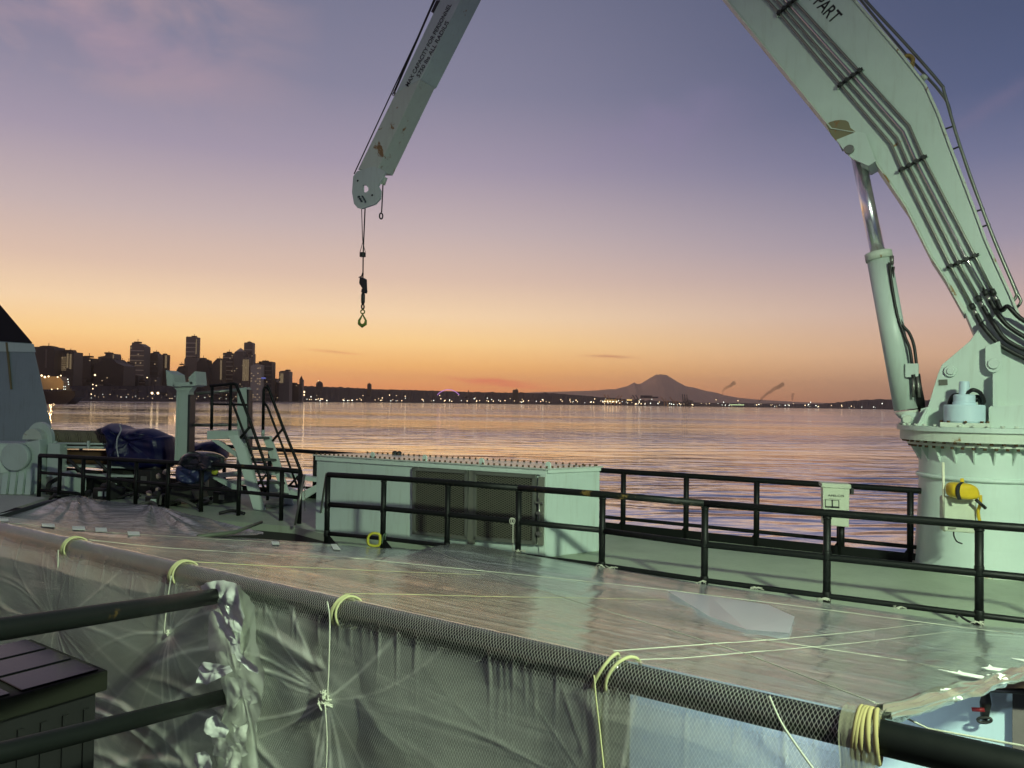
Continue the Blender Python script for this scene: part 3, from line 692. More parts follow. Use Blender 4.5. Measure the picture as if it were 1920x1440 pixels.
for px in (692, 790, 897, 1022):
    p = VP(px, 866, FLp + fn * .03, fn); f_ = (p - FLp).dot(fd); b_ = FLp + fd * f_ + HH + dz * .02 + sd_ * .03
    m_ = MB(); pts = [b_ + fd * (math.cos(a_) * .035) + dz * (.055 + math.sin(a_) * .035) for a_ in [math.pi * k / 8 for k in range(9)]]
    m_.prism([b_ - fd * -.035, ] + pts + [b_ - fd * .035], sd_ * .02); m_.build('lifting_lug', MINT, hs)
for px in (741, 751):
    b_ = BLp.lerp(BRp, .12 + .0 * px) + fd * ((px - 741) * .009) + HH + dz * .02
    m_ = MB(); m_.blob(b_ + dz * .02, .05, 2, (1, 1, .9), .05); m_.build('vent_cap', DARK, hs)
def FP(px, py, off): return VP(px, py, FLp + fn * off, fn)
# recessed air screens
for (xa, xb, ta, tb, ba, bb) in ((779, 877, 879, 884.5, 998, 1008), (893, 1004, 886, 893, 1008, 1017)):
    a, b, c, d = FP(xa, ta, .012), FP(xb, tb, .012), FP(xb, bb, .012), FP(xa, ba, .012)
    m_ = MB(); m_.prism([a, b, c, d], fn * .004); scr = m_.build('screen_backing', GRIME, hs)
    m_ = MB()
    for u, v in ((a, b), (b, c), (c, d), (d, a)):
        ax_ = (v - u).normalized(); m_.box((u + v) / 2 + fn * .03, (v - u).length + .04, .05, .05, ax=ax_, az=fn.cross(ax_))
    m_.build('screen_frame', paint('olive_frame', (.10, .105, .09), .6, rust=.3, dirt=.2), hs)
    m_ = MB(); Wd = (b - a).length; Hd = ((a - d).length + (b - c).length) / 2; st_ = .044; off = fn * .035
    def pt(u, v): # bilinear
        return (a.lerp(b, u)).lerp(d.lerp(c, u), v) + off
    k_ = 2.1
    n_ = int((Wd + Hd * k_) / st_ / 1.6)
    for s_ in (-1, 1):
        for i in range(-1, n_ + 1):
            o0 = i * st_ * 1.6 - (Hd * k_ if s_ > 0 else 0) 
            u0, u1 = (o0, o0 + Hd * k_) if s_ > 0 else (o0, o0 - Hd * k_)
            p0, p1 = Vector((u0, 0, 0)), Vector((u1, Hd, 0))
            lo, hi = 0, 1
            du = p1.x - p0.x
            t0 = (0 - p0.x) / du; t1 = (Wd - p0.x) / du
            lo = max(0, min(t0, t1)); hi = min(1, max(t0, t1))
            if hi - lo < .02: continue
            q0, q1 = p0.lerp(p1, lo), p0.lerp(p1, hi)
            A_, B_ = pt(q0.x / Wd, q0.y / Hd), pt(q1.x / Wd, q1.y / Hd)
            dr = (B_ - A_).normalized(); w_ = dr.cross(fn).normalized() * .0055
            m_.add([A_ - w_, A_ + w_, B_ + w_, B_ - w_], [(0, 1, 2, 3)])
    m_.build('expanded_mesh', WIRE, hs, kind='stuff')
a, b = FP(885, 883, .03), FP(885, 1020, .03)
m_ = MB(); m_.box((a + b) / 2, .10, .06, (a - b).length, ax=fd); m_.build('mullion', paint('olive_post', (.13, .135, .11), .6, rust=.35, dirt=.2), hs)
a, b = FP(1015, 894, .03), FP(1015, 1022, .03)
m_ = MB(); m_.box((a + b) / 2, .09, .05, (a - b).length, ax=fd); m_.build('screen_jamb', paint('olive_jamb', (.15, .155, .125), .6, rust=.3, dirt=.2), hs)
m_ = MB(); a, b = FP(1011, 934, .08), FP(1011, 1004, .08); m_.cyl(a, b, .012, 8); m_.box(a.lerp(b, .12), .12, .03, .03, ax=fd); m_.box(a.lerp(b, .4), .08, .05, .04, ax=fd); m_.box(a.lerp(b, .95), .08, .05, .05, ax=fd); m_.build('locking_bar', STEEL, hs)

# ------------------------------------------------------------------ crane
CC = V3(6.63, 10.85, DK)                      # pedestal centre on deck
cn = Vector((-.51, -.86, 0)).normalized(); cu = Vector((-.86, .51, 0)).normalized()
def C(px, py, off=0.0): return VP(px, py, CC + cn * off, cn)
def Cl(pts, off): return [C(x, y, off) for x, y in pts]
cr = thing('knuckle_boom_crane', CC, 'large pale green knuckle-boom crane towering over the deck on a round pedestal', 'crane')
Rp = .78
m_ = MB(); m_.lathe(CC, [(.86, 0), (.82, .35), (.79, .8), (Rp, 1.2), (Rp, 1.74)], 64); m_.build('pedestal', WHITEP, cr)
m_ = MB(); m_.lathe(CC, [(.89, .0), (.89, .03), (.86, .035)], 64); m_.build('base_weld', MINTR, cr)
m_ = MB()
ring = [CC + Vector((math.cos(a_) * (Rp + .012), math.sin(a_) * (Rp + .012), 1.265)) for a_ in [2 * math.pi * k / 64 for k in range(64)]]
m_.tube(ring, .03, 10, closed=True); m_.build('pedestal_ring', WHITEP, cr)
m_ = MB(); m_.lathe(CC, [(Rp, 1.70), (.93, 1.70), (.93, 1.735), (Rp, 1.735)], 64); m_.build('lower_flange', MINTR, cr)
for k in range(22):
    a_ = 2 * math.pi * k / 22 + .08; rd = Vector((math.cos(a_), math.sin(a_), 0)); p = CC + rd * (Rp - .005)
    m_ = MB(); m_.prism([p + dz * 1.70, p + rd * .13 + dz * 1.70, p + rd * .05 + dz * 1.56, p + dz * 1.46], rd.cross(dz) * .02); m_.build('flange_gusset', MINT, cr)
m_ = MB(); m_.lathe(CC, [(.86, 1.735), (.92, 1.735), (.92, 1.765), (1.025, 1.765), (1.025, 1.90), (.86, 1.90)], 72); m_.build('slew_ring', MINTR, cr)
zt = 1.90
bm0 = MB(); a_ = 0; p = CC + Vector((.975, 0, 1.735)); bm0.tube([p, p + dz * .035], .024, 6); fb = bm0.build('flange_bolt', RUSTM, cr)
for k in range(1, 44):
    c = fb.copy(); COL.objects.link(c); c.rotation_euler = (0, 0, 2 * math.pi * k / 44)
bm1 = MB(); p = CC + Vector((.895, 0, 1.668)); bm1.tube([p, p + dz * .035], .022, 6); fb1 = bm1.build('flange_nut', RUSTM, cr)
for k in range(1, 44):
    c = fb1.copy(); COL.objects.link(c); c.rotation_euler = (0, 0, 2 * math.pi * (k + .5) / 44)
# turntable
m_ = MB(); q_ = [CC + cu * 1.24 + cn * s_ for s_ in (-.75, .75)]; 
m_.lathe(CC + dz * 1.90, [(0, .065), (1.065, .065), (1.065, 0), (0, 0)], 72); m_.build('turntable', MINT, cr, bevel=.006)
bm2 = MB(); p = CC + Vector((1.02, 0, 1.965)); bm2.tube([p, p + dz * .03], .026, 6); fb2 = bm2.build('turntable_bolt', MINTR, cr)
for k in range(1, 40):
    c = fb2.copy(); COL.objects.link(c); c.rotation_euler = (0, 0, 2 * math.pi * k / 40)
# turret side plates
def fit(pts, off): return Cl(pts, off)
side = [(1716, 806), (1727, 766), (1740, 763), (1759, 700), (1766, 684), (1818, 640), (1846, 602), (1990, 600), (2010, 806)]
for o_, lb in ((.42, 0), (-.36, 0)):
    m_ = MB(); base = fit(side, .42); sh = cn * (o_ - .42)
    m_.prism([p + sh for p in base], cn * -.045); m_.build('turret_plate', MINTR if o_ < 0 else MINT, cr, bevel=.004)
m_ = MB(); m_.prism(Cl([(1716, 806), (1721, 806), (1742, 764), (1738, 764)], .46), cn * .12); m_.build('edge_stiffener', MINT, cr)
m_ = MB(); m_.prism(Cl([(1738, 764), (1746, 763), (1729, 806), (1719, 806)], .47), cn * -.8); m_.build('front_plate', MINT, cr)
m_ = MB(); m_.prism(Cl([(1727, 766), (1704, 776), (1700, 806), (1720, 806)], .10), cn * -.05); 
# lug for the lift cylinder
def disc(c, r, th, seg=28, m=MINT, name='boss', ch=.01):
    mb = MB(); mb.tube([c, c + cn * (th - ch), c + cn * th], [r, r, r - ch], seg); return mb.build(name, m, cr)
lug = [(1725, 806), (1696, 806), (1689, 790), (1690, 779), (1697, 773), (1706, 773), (1731, 773)]
for o_ in (.30, -.16):
    m_ = MB(); m_.prism(Cl(lug, o_), cn * -.06); m_.build('cylinder_lug', MINT, cr, bevel=.003)
disc(C(1701, 786, .30), .062, .05, name='cylinder_pin', m=MINTR)
m_ = MB(); m_.tube(spline([C(1694, 805, .2), C(1692, 800, .2), C(1697, 799, .2), C(1699, 805, .2)], 5), .01, 8); m_.build('shackle', DARK, cr)
disc(C(1782, 696, .42), .082, .04); disc(C(1782, 696, .46), .05, .02)
m_ = MB(); m_.prism(Cl([(1760, 712), (1776.5, 711.5), (1777, 722), (1760, 723)], .424), cn * .006); m_.build('name_plate', plain('plate_grey', (.10, .10, .08), .6), cr)
# boom foot boss and link
m_ = MB(); arc = [(1863 + 15.5 * math.cos(a_), 683 + 15.5 * math.sin(a_)) for a_ in [math.pi * k / 12 for k in range(0, 13)]]
m_.prism(Cl([(1875, 640), (1879, 683)] + arc[1:] + [(1847, 650)], .50), cn * .06); m_.build('pin_keeper', MINT, cr, bevel=.004)
disc(C(1863, 682, .56), .07, .03, m=MINT)
# box on the turntable and its upper edge plate
m_ = MB(); m_.prism(Cl([(1853.5, 808), (1853.5, 765), (1857, 761), (2060, 757), (2060, 812)], .62), cn * -.5); m_.build('valve_cover', MINT, cr, bevel=.006)
m_ = MB(); m_.prism(Cl([(1861, 762), (1861, 702), (1865, 700), (1867, 762)], .47), cn * .16); m_.build('web_plate', MINT, cr)
# slew motor
mc = CC + cn * .93; mc = C(1808, 790, .72); mc = Vector((mc.x, mc.y, CC.z + 1.965))
m_ = MB(); m_.box(mc + dz * .03, .56, .5, .06, ax=cu); mot = m_.build('slew_motor_base', MINTR, cr, bevel=.005)
m_ = MB(); m_.lathe(mc + dz * .06, [(.23, 0), (.245, .02), (.245, .225), (.235, .24), (.14, .24), (.14, .27), (.13, .28), (.13, .36), (.12, .375), (.10, .38), (.068, .38), (.062, .54), (.055, .555), (0, .555)], 36); m_.build('slew_motor', BLUEP, cr, bevel=0)
for k in range(8):
    a_ = k * math.pi / 4 + .3; p = mc + Vector((math.cos(a_) * .27, math.sin(a_) * .27, .06)); m_ = MB(); m_.tube([p, p + dz * .025], .02, 6); m_.build('motor_bolt', RUSTM, cr)
def hose(pts, r=.022, name='hydraulic_hose', par=None, m=None):
    mb = MB(); mb.tube(spline(pts, 8), r, 10); return mb.build(name, m or RUBBER, par or cr)
o_ = .77
hose([C(1811, 748, o_), C(1814, 738, o_), C(1824, 731, o_ + .05), C(1838, 737, o_), C(1845, 752, o_ - .06), C(1841, 764, o_ - .12), C(1846, 800, o_ - .3)], .026)
hose([C(1822, 748, o_ - .1), C(1834, 744, o_ - .1), C(1841, 758, o_ - .15), C(1842, 790, o_ - .3)], .026)
hose([C(1826, 752, o_ - .15), C(1836, 752, o_ - .15), C(1838, 770, o_ - .2), C(1839, 795, o_ - .3)], .022)
hose([C(1798, 740, o_ - .05), C(1787, 742, o_ - .1), C(1780, 756, o_ - .15), C(1775, 778, o_ - .25), C(1773, 804, o_ - .3)], .026)
hose([C(1798, 744, o_ - .1), C(1790, 750, o_ - .15), C(1783, 766, o_ - .2), C(1775, 800, o_ - .3)], .02)
# boom
HW = .33
bl = [(1365, 0), (1556, 236), (1568, 261), (1603, 249), (1643, 303), (1700, 387), (1747, 480), (1773, 520), (1810, 587), (1827, 627), (1836, 642), (1852, 655), (1870, 659), (1887, 657), (1903, 648), (1918, 626),
      (1912, 600), (1891, 550), (1868, 500), (1845, 448), (1825, 393), (1802, 333), (1777, 268), (1757, 213), (1733, 160), (1686, 100), (1600, 0), (1246, -398), (1150, -520), (1085, -530), (1040, -400)]
m_ = MB(); m_.prism(Cl(bl, HW), cn * -(2 * HW)); m_.build('main_boom', MINT, cr, bevel=.008)
# cover strip along the back of the boom, rusty
back = [(1920, 628), (1912, 600), (1891, 550), (1868, 500), (1845, 448), (1825, 393), (1802, 333), (1777, 268), (1757, 213), (1733, 160), (1686, 100), (1600, 0), (1246, -398)]
cx = [(x + 4.5, y - 1.5) if y > 150 else (x + 3.5, y - 3.5) for x, y in back]
m_ = MB(); m_.prism(Cl(back + cx[::-1], HW + .03), cn * -(2 * HW + .06)); m_.build('back_flange', MINTR, cr)
bel = [(1365, 0), (1560, 240), (1603, 247), (1643, 303), (1700, 387), (1747, 480), (1773, 520), (1810, 587)]
m_ = MB(); m_.prism(Cl([(1040, -400)] + bel + [(x - 2.5, y + 1) for x, y in bel[::-1]] + [(1037, -398)], HW + .02), cn * -(2 * HW + .04)); m_.build('belly_flange', MINTR, cr)
m_ = MB(); m_.prism(Cl([(1778, 537), (1783, 535), (1812, 583), (1806, 587)], HW + .012), cn * .05); m_.build('edge_strip', MINTR, cr)
# boom foot disc
disc(C(1878, 640, HW), .32, .07, 40); 
# clevis for the rod
m_ = MB(); m_.prism(Cl([(1568, 262), (1606, 247), (1622, 250), (1642, 302), (1628, 311), (1597, 297), (1585, 285)], HW - .02 + .12), cn * -.06); m_.build('clevis_plate', MINT, cr, bevel=.004)
m_ = MB(); m_.prism(Cl([(1568, 262), (1606, 247), (1642, 302), (1628, 311), (1597, 297), (1585, 285)], -.25), cn * -.06); m_.build('clevis_plate', MINT, cr, bevel=.004)
m_ = MB(); m_.prism(Cl([(1613, 308), (1622, 296), (1641, 288), (1643, 303), (1627, 312)], HW), cn * -.5); m_.build('clevis_web', MINT, cr)
disc(C(1592.5, 281, HW + .1), .07, .04, m=STEEL, name='rod_pin')
patch = [(1549, 233), (1556, 229), (1566, 226), (1576, 225), (1586, 226), (1591, 229), (1595, 240), (1604, 247), (1567, 264), (1558, 253)]
m_ = MB(); m_.prism(Cl(patch, HW + .001), cn * .006); m_.build('scuffed_patch', paint('olive_scuff', (.20, .18, .10), .7, rust=.6, rscale=5), cr)
# lift cylinder
ca, cb, cc_ = C(1648, 483, .03), C(1700, 768, .03), C(1610, 285, .03)
axd = (ca - cb).normalized()
m_ = MB(); m_.cyl(cb, ca, .172, 32); barrel = m_.build('cylinder_barrel', MINT, cr)
m_ = MB(); m_.tube([ca - axd * .04, ca + axd * .075, ca + axd * .085], [.19, .19, .17], 32); m_.build('gland_collar', MINTR, cr)
m_ = MB(); m_.tube([cb - axd * .02, cb - axd * .10, cb - axd * .16], [.17, .13, .06], 24); m_.build('cylinder_foot', MINTR, cr)
m_ = MB(); m_.cyl(ca, C(1608, 290, .03), .103, 32); m_.build('piston_rod', CHROME, cr)
m_ = MB(); m_.box(C(1710, 695, .16), .17, .15, .2, ax=cu); m_.build('counterbalance_valve', MINT, cr, bevel=.006)
for k_, (a, b) in enumerate((((1713, 706), (1713, 745)), ((1720, 706), (1724, 745)))): 
    m_ = MB(); m_.cyl(C(*a, .24), C(*b, .24), .02, 8); m_.build('steel_fitting', STEEL, cr)
hose([C(1668, 492, .22), C(1670, 520, .2), C(1682, 590, .18), C(1697, 632, .18), C(1706, 655, .2), C(1711, 690, .2)], .022)
hose([C(1675, 500, .12), C(1674, 530, .1), C(1688, 600, .1), C(1705, 625, .1), C(1714, 650, .12), C(1719, 690, .16)], .022)
for k_ in range(3): hose([C(1712 + k_ * 5, 702, .24 - .05 * k_), C(1717 + k_ * 4, 725, .22), C(1722 + k_ * 4, 750, .16), C(1724 + k_ * 4, 770, .05)], .026)
m_ = MB(); m_.cyl(C(1672, 480, .12), C(1672, 496, .12), .03, 10); m_.build('port_elbow', STEEL, cr)
# hydraulic pipes on the near side
pp = [[(1440, -30), (1528, 72), (1613, 180), (1672, 268), (1688, 310), (1779, 500), (1822, 571)],
      [(1460, -30), (1549, 66), (1634, 172), (1688, 260), (1703, 305), (1795, 494), (1834, 560)],
      [(1475, -30), (1564, 60), (1649, 164), (1701, 252), (1718, 299), (1812, 486), (1847, 545)],
      [(1496, -30), (1584, 54), (1665, 150), (1712, 240), (1733, 295), (1828, 478), (1862, 545)]]
# rows as seen: clamps sit across all four pipes
clampx = [((1459, 27), (1492, -1)), ((1573, 162), (1615, 131)), ((1688, 320), (1735, 294)), ((1778, 501), (1832, 478))]
rowsx = []
for i in range(4):
    f_ = i / 3; q_ = [(1402 + f_ * 40, -40 - f_ * 22)]
    for (a, b) in clampx[:2]: q_.append((a[0] + (b[0] - a[0]) * (.08 + .84 * f_), a[1] + (b[1] - a[1]) * (.08 + .84 * f_)))
    q_.append((1671 + f_ * 34, 268 - f_ * 34 + 2)) if True else 0
    for (a, b) in clampx[2:]: q_.append((a[0] + (b[0] - a[0]) * (.08 + .84 * f_), a[1] + (b[1] - a[1]) * (.08 + .84 * f_)))
    rowsx.append(q_)
ends = [(1821, 571), (1833, 556), (1846, 545), (1860, 544)]
for i in range(4):
    q_ = rowsx[i] + [ends[i]]; pts = Cl(q_, HW + .05)
    m_ = MB(); m_.tube(pts, .0185, 10); m_.build('hydraulic_pipe', [STEEL, STEEL, plain('bright_pipe', (.55, .55, .5), .18, 1), STEEL][i], cr)
    e_ = pts[-1]; dr = (pts[-1] - pts[-2]).normalized(); m_ = MB(); m_.cyl(e_ - dr * .01, e_ + dr * .07, .036, 6); m_.build('pipe_union', DARK, cr)
    m_ = MB(); m_.cyl(e_ + dr * .07, e_ + dr * .17, .024, 10); m_.build('hose_ferrule', plain('ferrule', (.4, .4, .36), .3, .9), cr)
    st = [e_ + dr * .15, e_ + dr * .3]
    tg = [[(1842, 610), (1880, 650), (1960, 690)], [(1862, 605), (1890, 640), (1960, 672)], [(1872, 590), (1895, 615), (1960, 655)], [(1890, 575), (1915, 598), (1970, 630)]][i]
    hose(st + Cl(tg, HW + .16 + .02 * i), .03)
for a, b in clampx:
    A_, B_ = C(*a, HW + .055), C(*b, HW + .055)
    m_ = MB(); m_.cyl(A_ - (B_ - A_) * .06, B_ + (B_ - A_) * .06, .018, 8)
    m_.cyl(A_ + cn * .05 - (B_ - A_) * .06, B_ + cn * .05 + (B_ - A_) * .06, .012, 8)
    for k in range(4):
        p = A_.lerp(B_, .08 + .28 * k); m_.box(p + cn * .02, .05, .09, .05, ax=(B_ - A_).normalized(), az=cn.cross((B_ - A_).normalized()))
    m_.build('pipe_clamp', DARK, cr, kind='stuff')
    for p in (A_ - (B_ - A_) * .06, B_ + (B_ - A_) * .06): disc(p - cn * .055, .02, .06, 8, m=MINT, name='clamp_stud', ch=.004)
# guard rails on the back of the boom
gr = [(1610, -14), (1640, 20), (1705, 90), (1763, 157), (1771, 175), (1802, 280), (1860, 440), (1902, 540), (1905, 556), (1896, 568)]
m_ = MB(); m_.tube(spline(Cl(gr[:4] + gr[4:], -.12), 4), .022, 10); m_.build('guard_pipe', STEEL, cr)
gr2 = [(1590, -30), (1625, 14), (1697, 100), (1770, 182), (1787, 232), (1820, 335), (1866, 452), (1908, 550), (1914, 566), (1905, 578)]
m_ = MB(); m_.tube(spline(Cl(gr2, -.28), 4), .02, 10); m_.build('guard_pipe', STEEL, cr)
for a, b in (((1612, -10), (1596, 6)), ((1769, 243), (1789, 236)), ((1786, 280), (1803, 273)), ((1828, 397), (1846, 391)), ((1839, 426), (1857, 420)), ((1893, 568), (1904, 560)), ((1901, 580), (1912, 572))):
    m_ = MB(); m_.cyl(C(*a, -.15), C(*b, -.15), .013, 8); m_.build('guard_bracket', DARK, cr)
eye = [C(1703 + 9 * math.cos(a_), 113 + 9 * math.sin(a_), .0) for a_ in [2 * math.pi * k / 20 for k in range(20)]]
m_ = MB(); m_.tube(eye, .03, 8, closed=True); m_.prism(Cl([(1694, 117), (1712, 122), (1716, 108), (1713, 128), (1706, 128)], .03), cn * -.05); m_.build('padeye', paint('rust_yellow', (.30, .20, .06), .7, rust=.5), cr)
m_ = MB(); m_.cyl(C(1729, 148, .1), C(1735, 142, .1), .05, 10); m_.build('hinge_pin', MINTR, cr)
# knuckle and jib
knl = Cl([(1040, -400), (1085, -530), (1150, -520), (1110, -420), (1052, -368)], HW + .04)
m_ = MB(); m_.prism(knl, cn * -(2 * HW + .08)); m_.build('knuckle', MINT, cr)
J0 = C(1095, -470, 0)
JA = C(705, 322, .25); 
jl = [C(x, y, .28) for x, y in ((671, 318), (743, 172), (826, 0), (1040, -455))]; 
jr = [C(x, y, .28) for x, y in ((708, 318), (789, 147), (863.7, 0), (1095, -460))]
# inner (thin) section and outer section, square tubes
def jib_box(a0, b0, a1, b1, wdt, name, m, bev=.01, start=0):
    mb = MB(); bk = -cn * wdt
    mb.add([a0, b0, b1, a1, a0 + bk, b0 + bk, b1 + bk, a1 + bk], [(0, 3, 2, 1), (4, 5, 6, 7), (0, 1, 5, 4), (1, 2, 6, 5), (2, 3, 7, 6), (3, 0, 4, 7)])
    return mb.build(name, m, cr, bevel=bev)
jib_box(jl[0], jr[0], jl[1], jr[1], .50, 'jib_tip_section', MINTR)
jib_box(C(742, 174, .288), C(789.5, 148, .288), jl[3] + cn * .012, jr[3] + cn * .012, .53, 'jib_outer_section', MINT)
m_ = MB(); m_.cyl(C(738, 176, .1), C(816, -4, .1), .022, 8); m_.build('jib_side_pipe', DARK, cr)
m_ = MB(); m_.prism(Cl([(818, 0), (808, 22), (812, 24), (825, 0)], .3), cn * -.1); m_.build('cable_bracket', DARK, cr)
m_ = MB(); m_.tube([C(664, 326, .12), C(737, 168, .12), C(816, 0, .12), C(1030, -470, .12)], .013, 8); m_.build('hoist_wire', RUBBER, cr)
m_ = MB(); m_.tube([C(738 + 3 * math.cos(a_), 174 + 5 * math.sin(a_), .12) for a_ in [2 * math.pi * k / 14 for k in range(14)]], .012, 6, closed=True); m_.build('wire_guide', STEEL, cr)
for (ya, yb) in ((30, 60), (95, 130), (160, 200)): pass
# tip head plates with the slot
hp = [(669.5, 321), (662, 331), (660, 361), (663.6, 382), (670.7, 390), (677.8, 391.4), (702.5, 383), (712, 372.5), (713, 358), (708.4, 349), (716, 336), (723, 322), (716, 318), (700, 312)]
hole = [(680, 347), (686, 347), (690.5, 352), (690.8, 357), (686, 361), (680, 359.5)]
def plate_with_hole(outl, hol, off, th, name, m):
    o3 = Cl(outl, off); h3 = Cl(hol, off); tri = tessellate_polygon([o3, h3]); al = o3 + h3; n = len(al); v_ = cn * -th; mb = MB(); fs = []
    for t in tri:
        a, b, c = t
        if (al[b] - al[a]).cross(al[c] - al[a]).dot(cn) < 0: b, c = c, b
        fs += [(a, b, c), (a + n, c + n, b + n)]
    for L, s0 in ((len(o3), 0), (len(h3), len(o3))):
        for i in range(L): j = (i + 1) % L; fs.append((s0 + i, s0 + j, s0 + j + n, s0 + i + n))
    mb.add(al + [p + v_ for p in al], fs); return mb.build(name, m, cr)
plate_with_hole(hp, hole, .30, .05, 'tip_plate', MINT); plate_with_hole(hp, hole, -.17, .05, 'tip_plate', MINT)
m_ = MB(); ap_ = C(676, 372, .2); m_.cyl(ap_, ap_ - cn * .34, .10, 20); m_.build('tip_sheave', DARK, cr)
disc(C(671, 339, .30), .022, .02, 12, m=DARK, name='bolt_head'); disc(C(698, 366, .30), .022, .02, 12, m=DARK, name='bolt_head')
m_ = MB(); 
for k in range(6): m_.box(C(673 + k * 2.4, 372 + (k % 3) * 4 - 3, .31), .05, .03, .035, ax=cu + dz * (k * .3))
m_.build('lashing', plain('dark_webbing', (.02, .04, .05), .7), cr, kind='stuff')
m_ = MB(); m_.cyl(C(722, 332, .1), C(717, 346, .1), .06, 10); m_.build('anchor_bracket', MINTR, cr)
# pennant hanging from the tip
pn = thing('wire_pennant', C(716, 410, .1), 'short dark wire pennant with an eye hanging behind the crane tip', 'wire')
m_ = MB(); m_.tube(spline([C(718, 346, .1), C(717, 370, .1), C(715.5, 398, .1)], 6), .014, 8); m_.build('wire', RUBBER, pn)
m_ = MB(); m_.tube([C(714.6 + 3.0 * math.cos(a_), 405 + 5.5 * math.sin(a_), .1) for a_ in [2 * math.pi * k / 16 for k in range(16)]], .016, 8, closed=True); m_.build('eye', DARK, pn)
# hook gear
hk = thing('hoist_hook', C(679, 612, .05), 'green safety hook hanging on thin wires below the crane tip', 'hook')
def CT(pts, r, name, m, closed=False, off=.05, seg=10):
    mb = MB(); mb.tube([C(x, y, off) for x, y in pts], r, seg, closed=closed); return mb.build(name, m, hk)
CT([(684.5, 390), (682, 450), (681, 475), (680.5, 520)], .014, 'wire_fall', RUBBER)
CT([(678, 392), (679.5, 440), (680.5, 456)], .009, 'wire_fall', RUBBER); CT([(680, 455), (675, 473)], .007, 'bridle', RUBBER); CT([(680.5, 455), (685, 473)], .007, 'bridle', RUBBER)
m_ = MB(); c_ = C(680, 477.3, .05); m_.tube([c_ - dz * .05, c_ + dz * .045], .068, 16); m_.build('trip_weight', DARK, hk, bevel=.006)
m_ = MB(); m_.prism(Cl([(676, 519), (683, 523), (684, 545), (679, 541), (673, 531), (674, 521)], .09), cn * -.09); m_.build('wedge_socket', DARK, hk, bevel=.008)
CT([(681.5, 514), (680, 511), (678, 518), (673, 520)], .012, 'wire_tail', RUBBER)
m_ = MB(); m_.prism(Cl([(678, 541), (684, 543), (685.3, 546), (683.5, 550), (677, 548)], .08), cn * -.07); m_.build('socket_eye', DARK, hk)
m_ = MB(); m_.tube([C(681, 549, .05), C(680.8, 553, .05), C(680.6, 566, .05), C(680.3, 570, .05)], [.03, .043, .043, .03], 14); m_.build('swivel', DARK, hk)
CT([(680.3 + 2.3 * math.cos(a_), 575 + 4.5 * math.sin(a_)) for a_ in [2 * math.pi * k / 14 for k in range(14)]], .017, 'link', DARK, True)
CT([(680 + 3.6 * math.cos(a_), 584.5 + 3.6 * math.sin(a_)) for a_ in [2 * math.pi * k / 18 for k in range(18)]], .014, 'hook_eye', HOOKG, True)
CT([(680, 589), (677.5, 594), (673.4, 601), (673.6, 607), (679, 611.2), (685, 607.5), (686.0, 601), (682.5, 594.5), (680, 589)], [.012, .018, .026, .032, .036, .032, .022, .018, .012], 'hook_body', HOOKG)

# ------------------------------------------------------------------ lettering
def text(body, p0, p1, upv, name, label, parent, mat_, th=.003, height=None, m=None):
    cu_ = bpy.data.curves.new(name, 'FONT'); cu_.body = body; cu_.extrude = .001; cu_.align_x = 'LEFT'; cu_.offset = .012
    to = bpy.data.objects.new(name, cu_); COL.objects.link(to)
    bpy.context.view_layer.update()
    dg = bpy.context.evaluated_depsgraph_get(); me = bpy.data.meshes.new_from_object(to.evaluated_get(dg))
    bpy.data.objects.remove(to)
    xs = [v.co.x for v in me.vertices]; ys = [v.co.y for v in me.vertices]; w = max(xs) - min(xs); x0 = min(xs)
    X_ = (p1 - p0); L = X_.length; X_ = X_ / L; N_ = X_.cross(upv).normalized(); U_ = N_.cross(X_).normalized()
    sx = L / w; sy = (height / .7) if height else sx
    base = parent.location
    for v in me.vertices:
        q_ = p0 + X_ * ((v.co.x - x0) * sx) + U_ * (v.co.y * sy) + N_ * (v.co.z + .001) * 1.0; v.co = q_ - base
    me.materials.clear(); me.materials.append(mat_)
    o = bpy.data.objects.new(name, me); COL.objects.link(o); o.parent = parent
    if label: o['label'] = label
    return o
upj = (C(735, 100, .3) - C(800, 130, .3)).normalized()
text('MAX CAPACITY FOR PERSONNEL', C(765.5, 163, .294), C(847, 9, .294), upj, 'lettering', 'black capitals reading MAX CAPACITY FOR PERSONNEL', cr, INK, height=.10)
text('5750 lbs ALL RADIUS', C(786, 146, .294), C(842, 42, .294), upj, 'lettering', 'black lettering reading 5750 lbs ALL RADIUS', cr, INK, height=.10)
upb = (C(1600, 20, HW) - C(1560, 60, HW)).normalized()
text('12 PART', C(1507, -12, HW + .004), C(1560, 45, HW + .004), upb, 'lettering', 'black lettering reading 12 PART', cr, INK, height=.19)

# ------------------------------------------------------------------ things on the pedestal
def PD(px, py, d): return P(px, py, d)
pb = thing('control_box', PD(1802, 997, 9.62), 'grey-green control box hanging on the crane pedestal beneath the yellow bag', 'control box')
a, b, c, d = PD(1771, 931, 9.62), PD(1832, 935, 9.62), PD(1832, 1001, 9.62), PD(1771, 996, 9.62)
m_ = MB(); m_.prism([a, b, c, d], (0.02, .16, 0)); m_.build('enclosure', GREYBOX, pb, bevel=.02)
m_ = MB(); m_.box(PD(1785, 990.5, 9.61), .09, .012, .022); m_.build('rating_label', plain('label_grey', (.2, .2, .16), .6), pb)
m_ = MB(); m_.cyl(PD(1770.5, 996, 9.66), PD(1768.5, 867, 9.66), .017, 10); m_.build('white_pole', plain('ivory_pole', (.66, .68, .5), .5), pb)
m_ = MB(); m_.cyl(PD(1800, 960, 9.72), PD(1803, 960, 10.1), .06, 8); m_.build('bracket', MINT, pb)
hose([PD(1788, 996, 9.66), PD(1789, 1006, 9.66), PD(1794, 1015, 9.68), PD(1803, 1019, 9.72), PD(1803, 1019, 10.0)], .009, 'cable', pb)
yb = thing('yellow_bag', PD(1808, 937, 9.5), 'yellow vinyl bag strapped in black on top of the control box', 'bag')
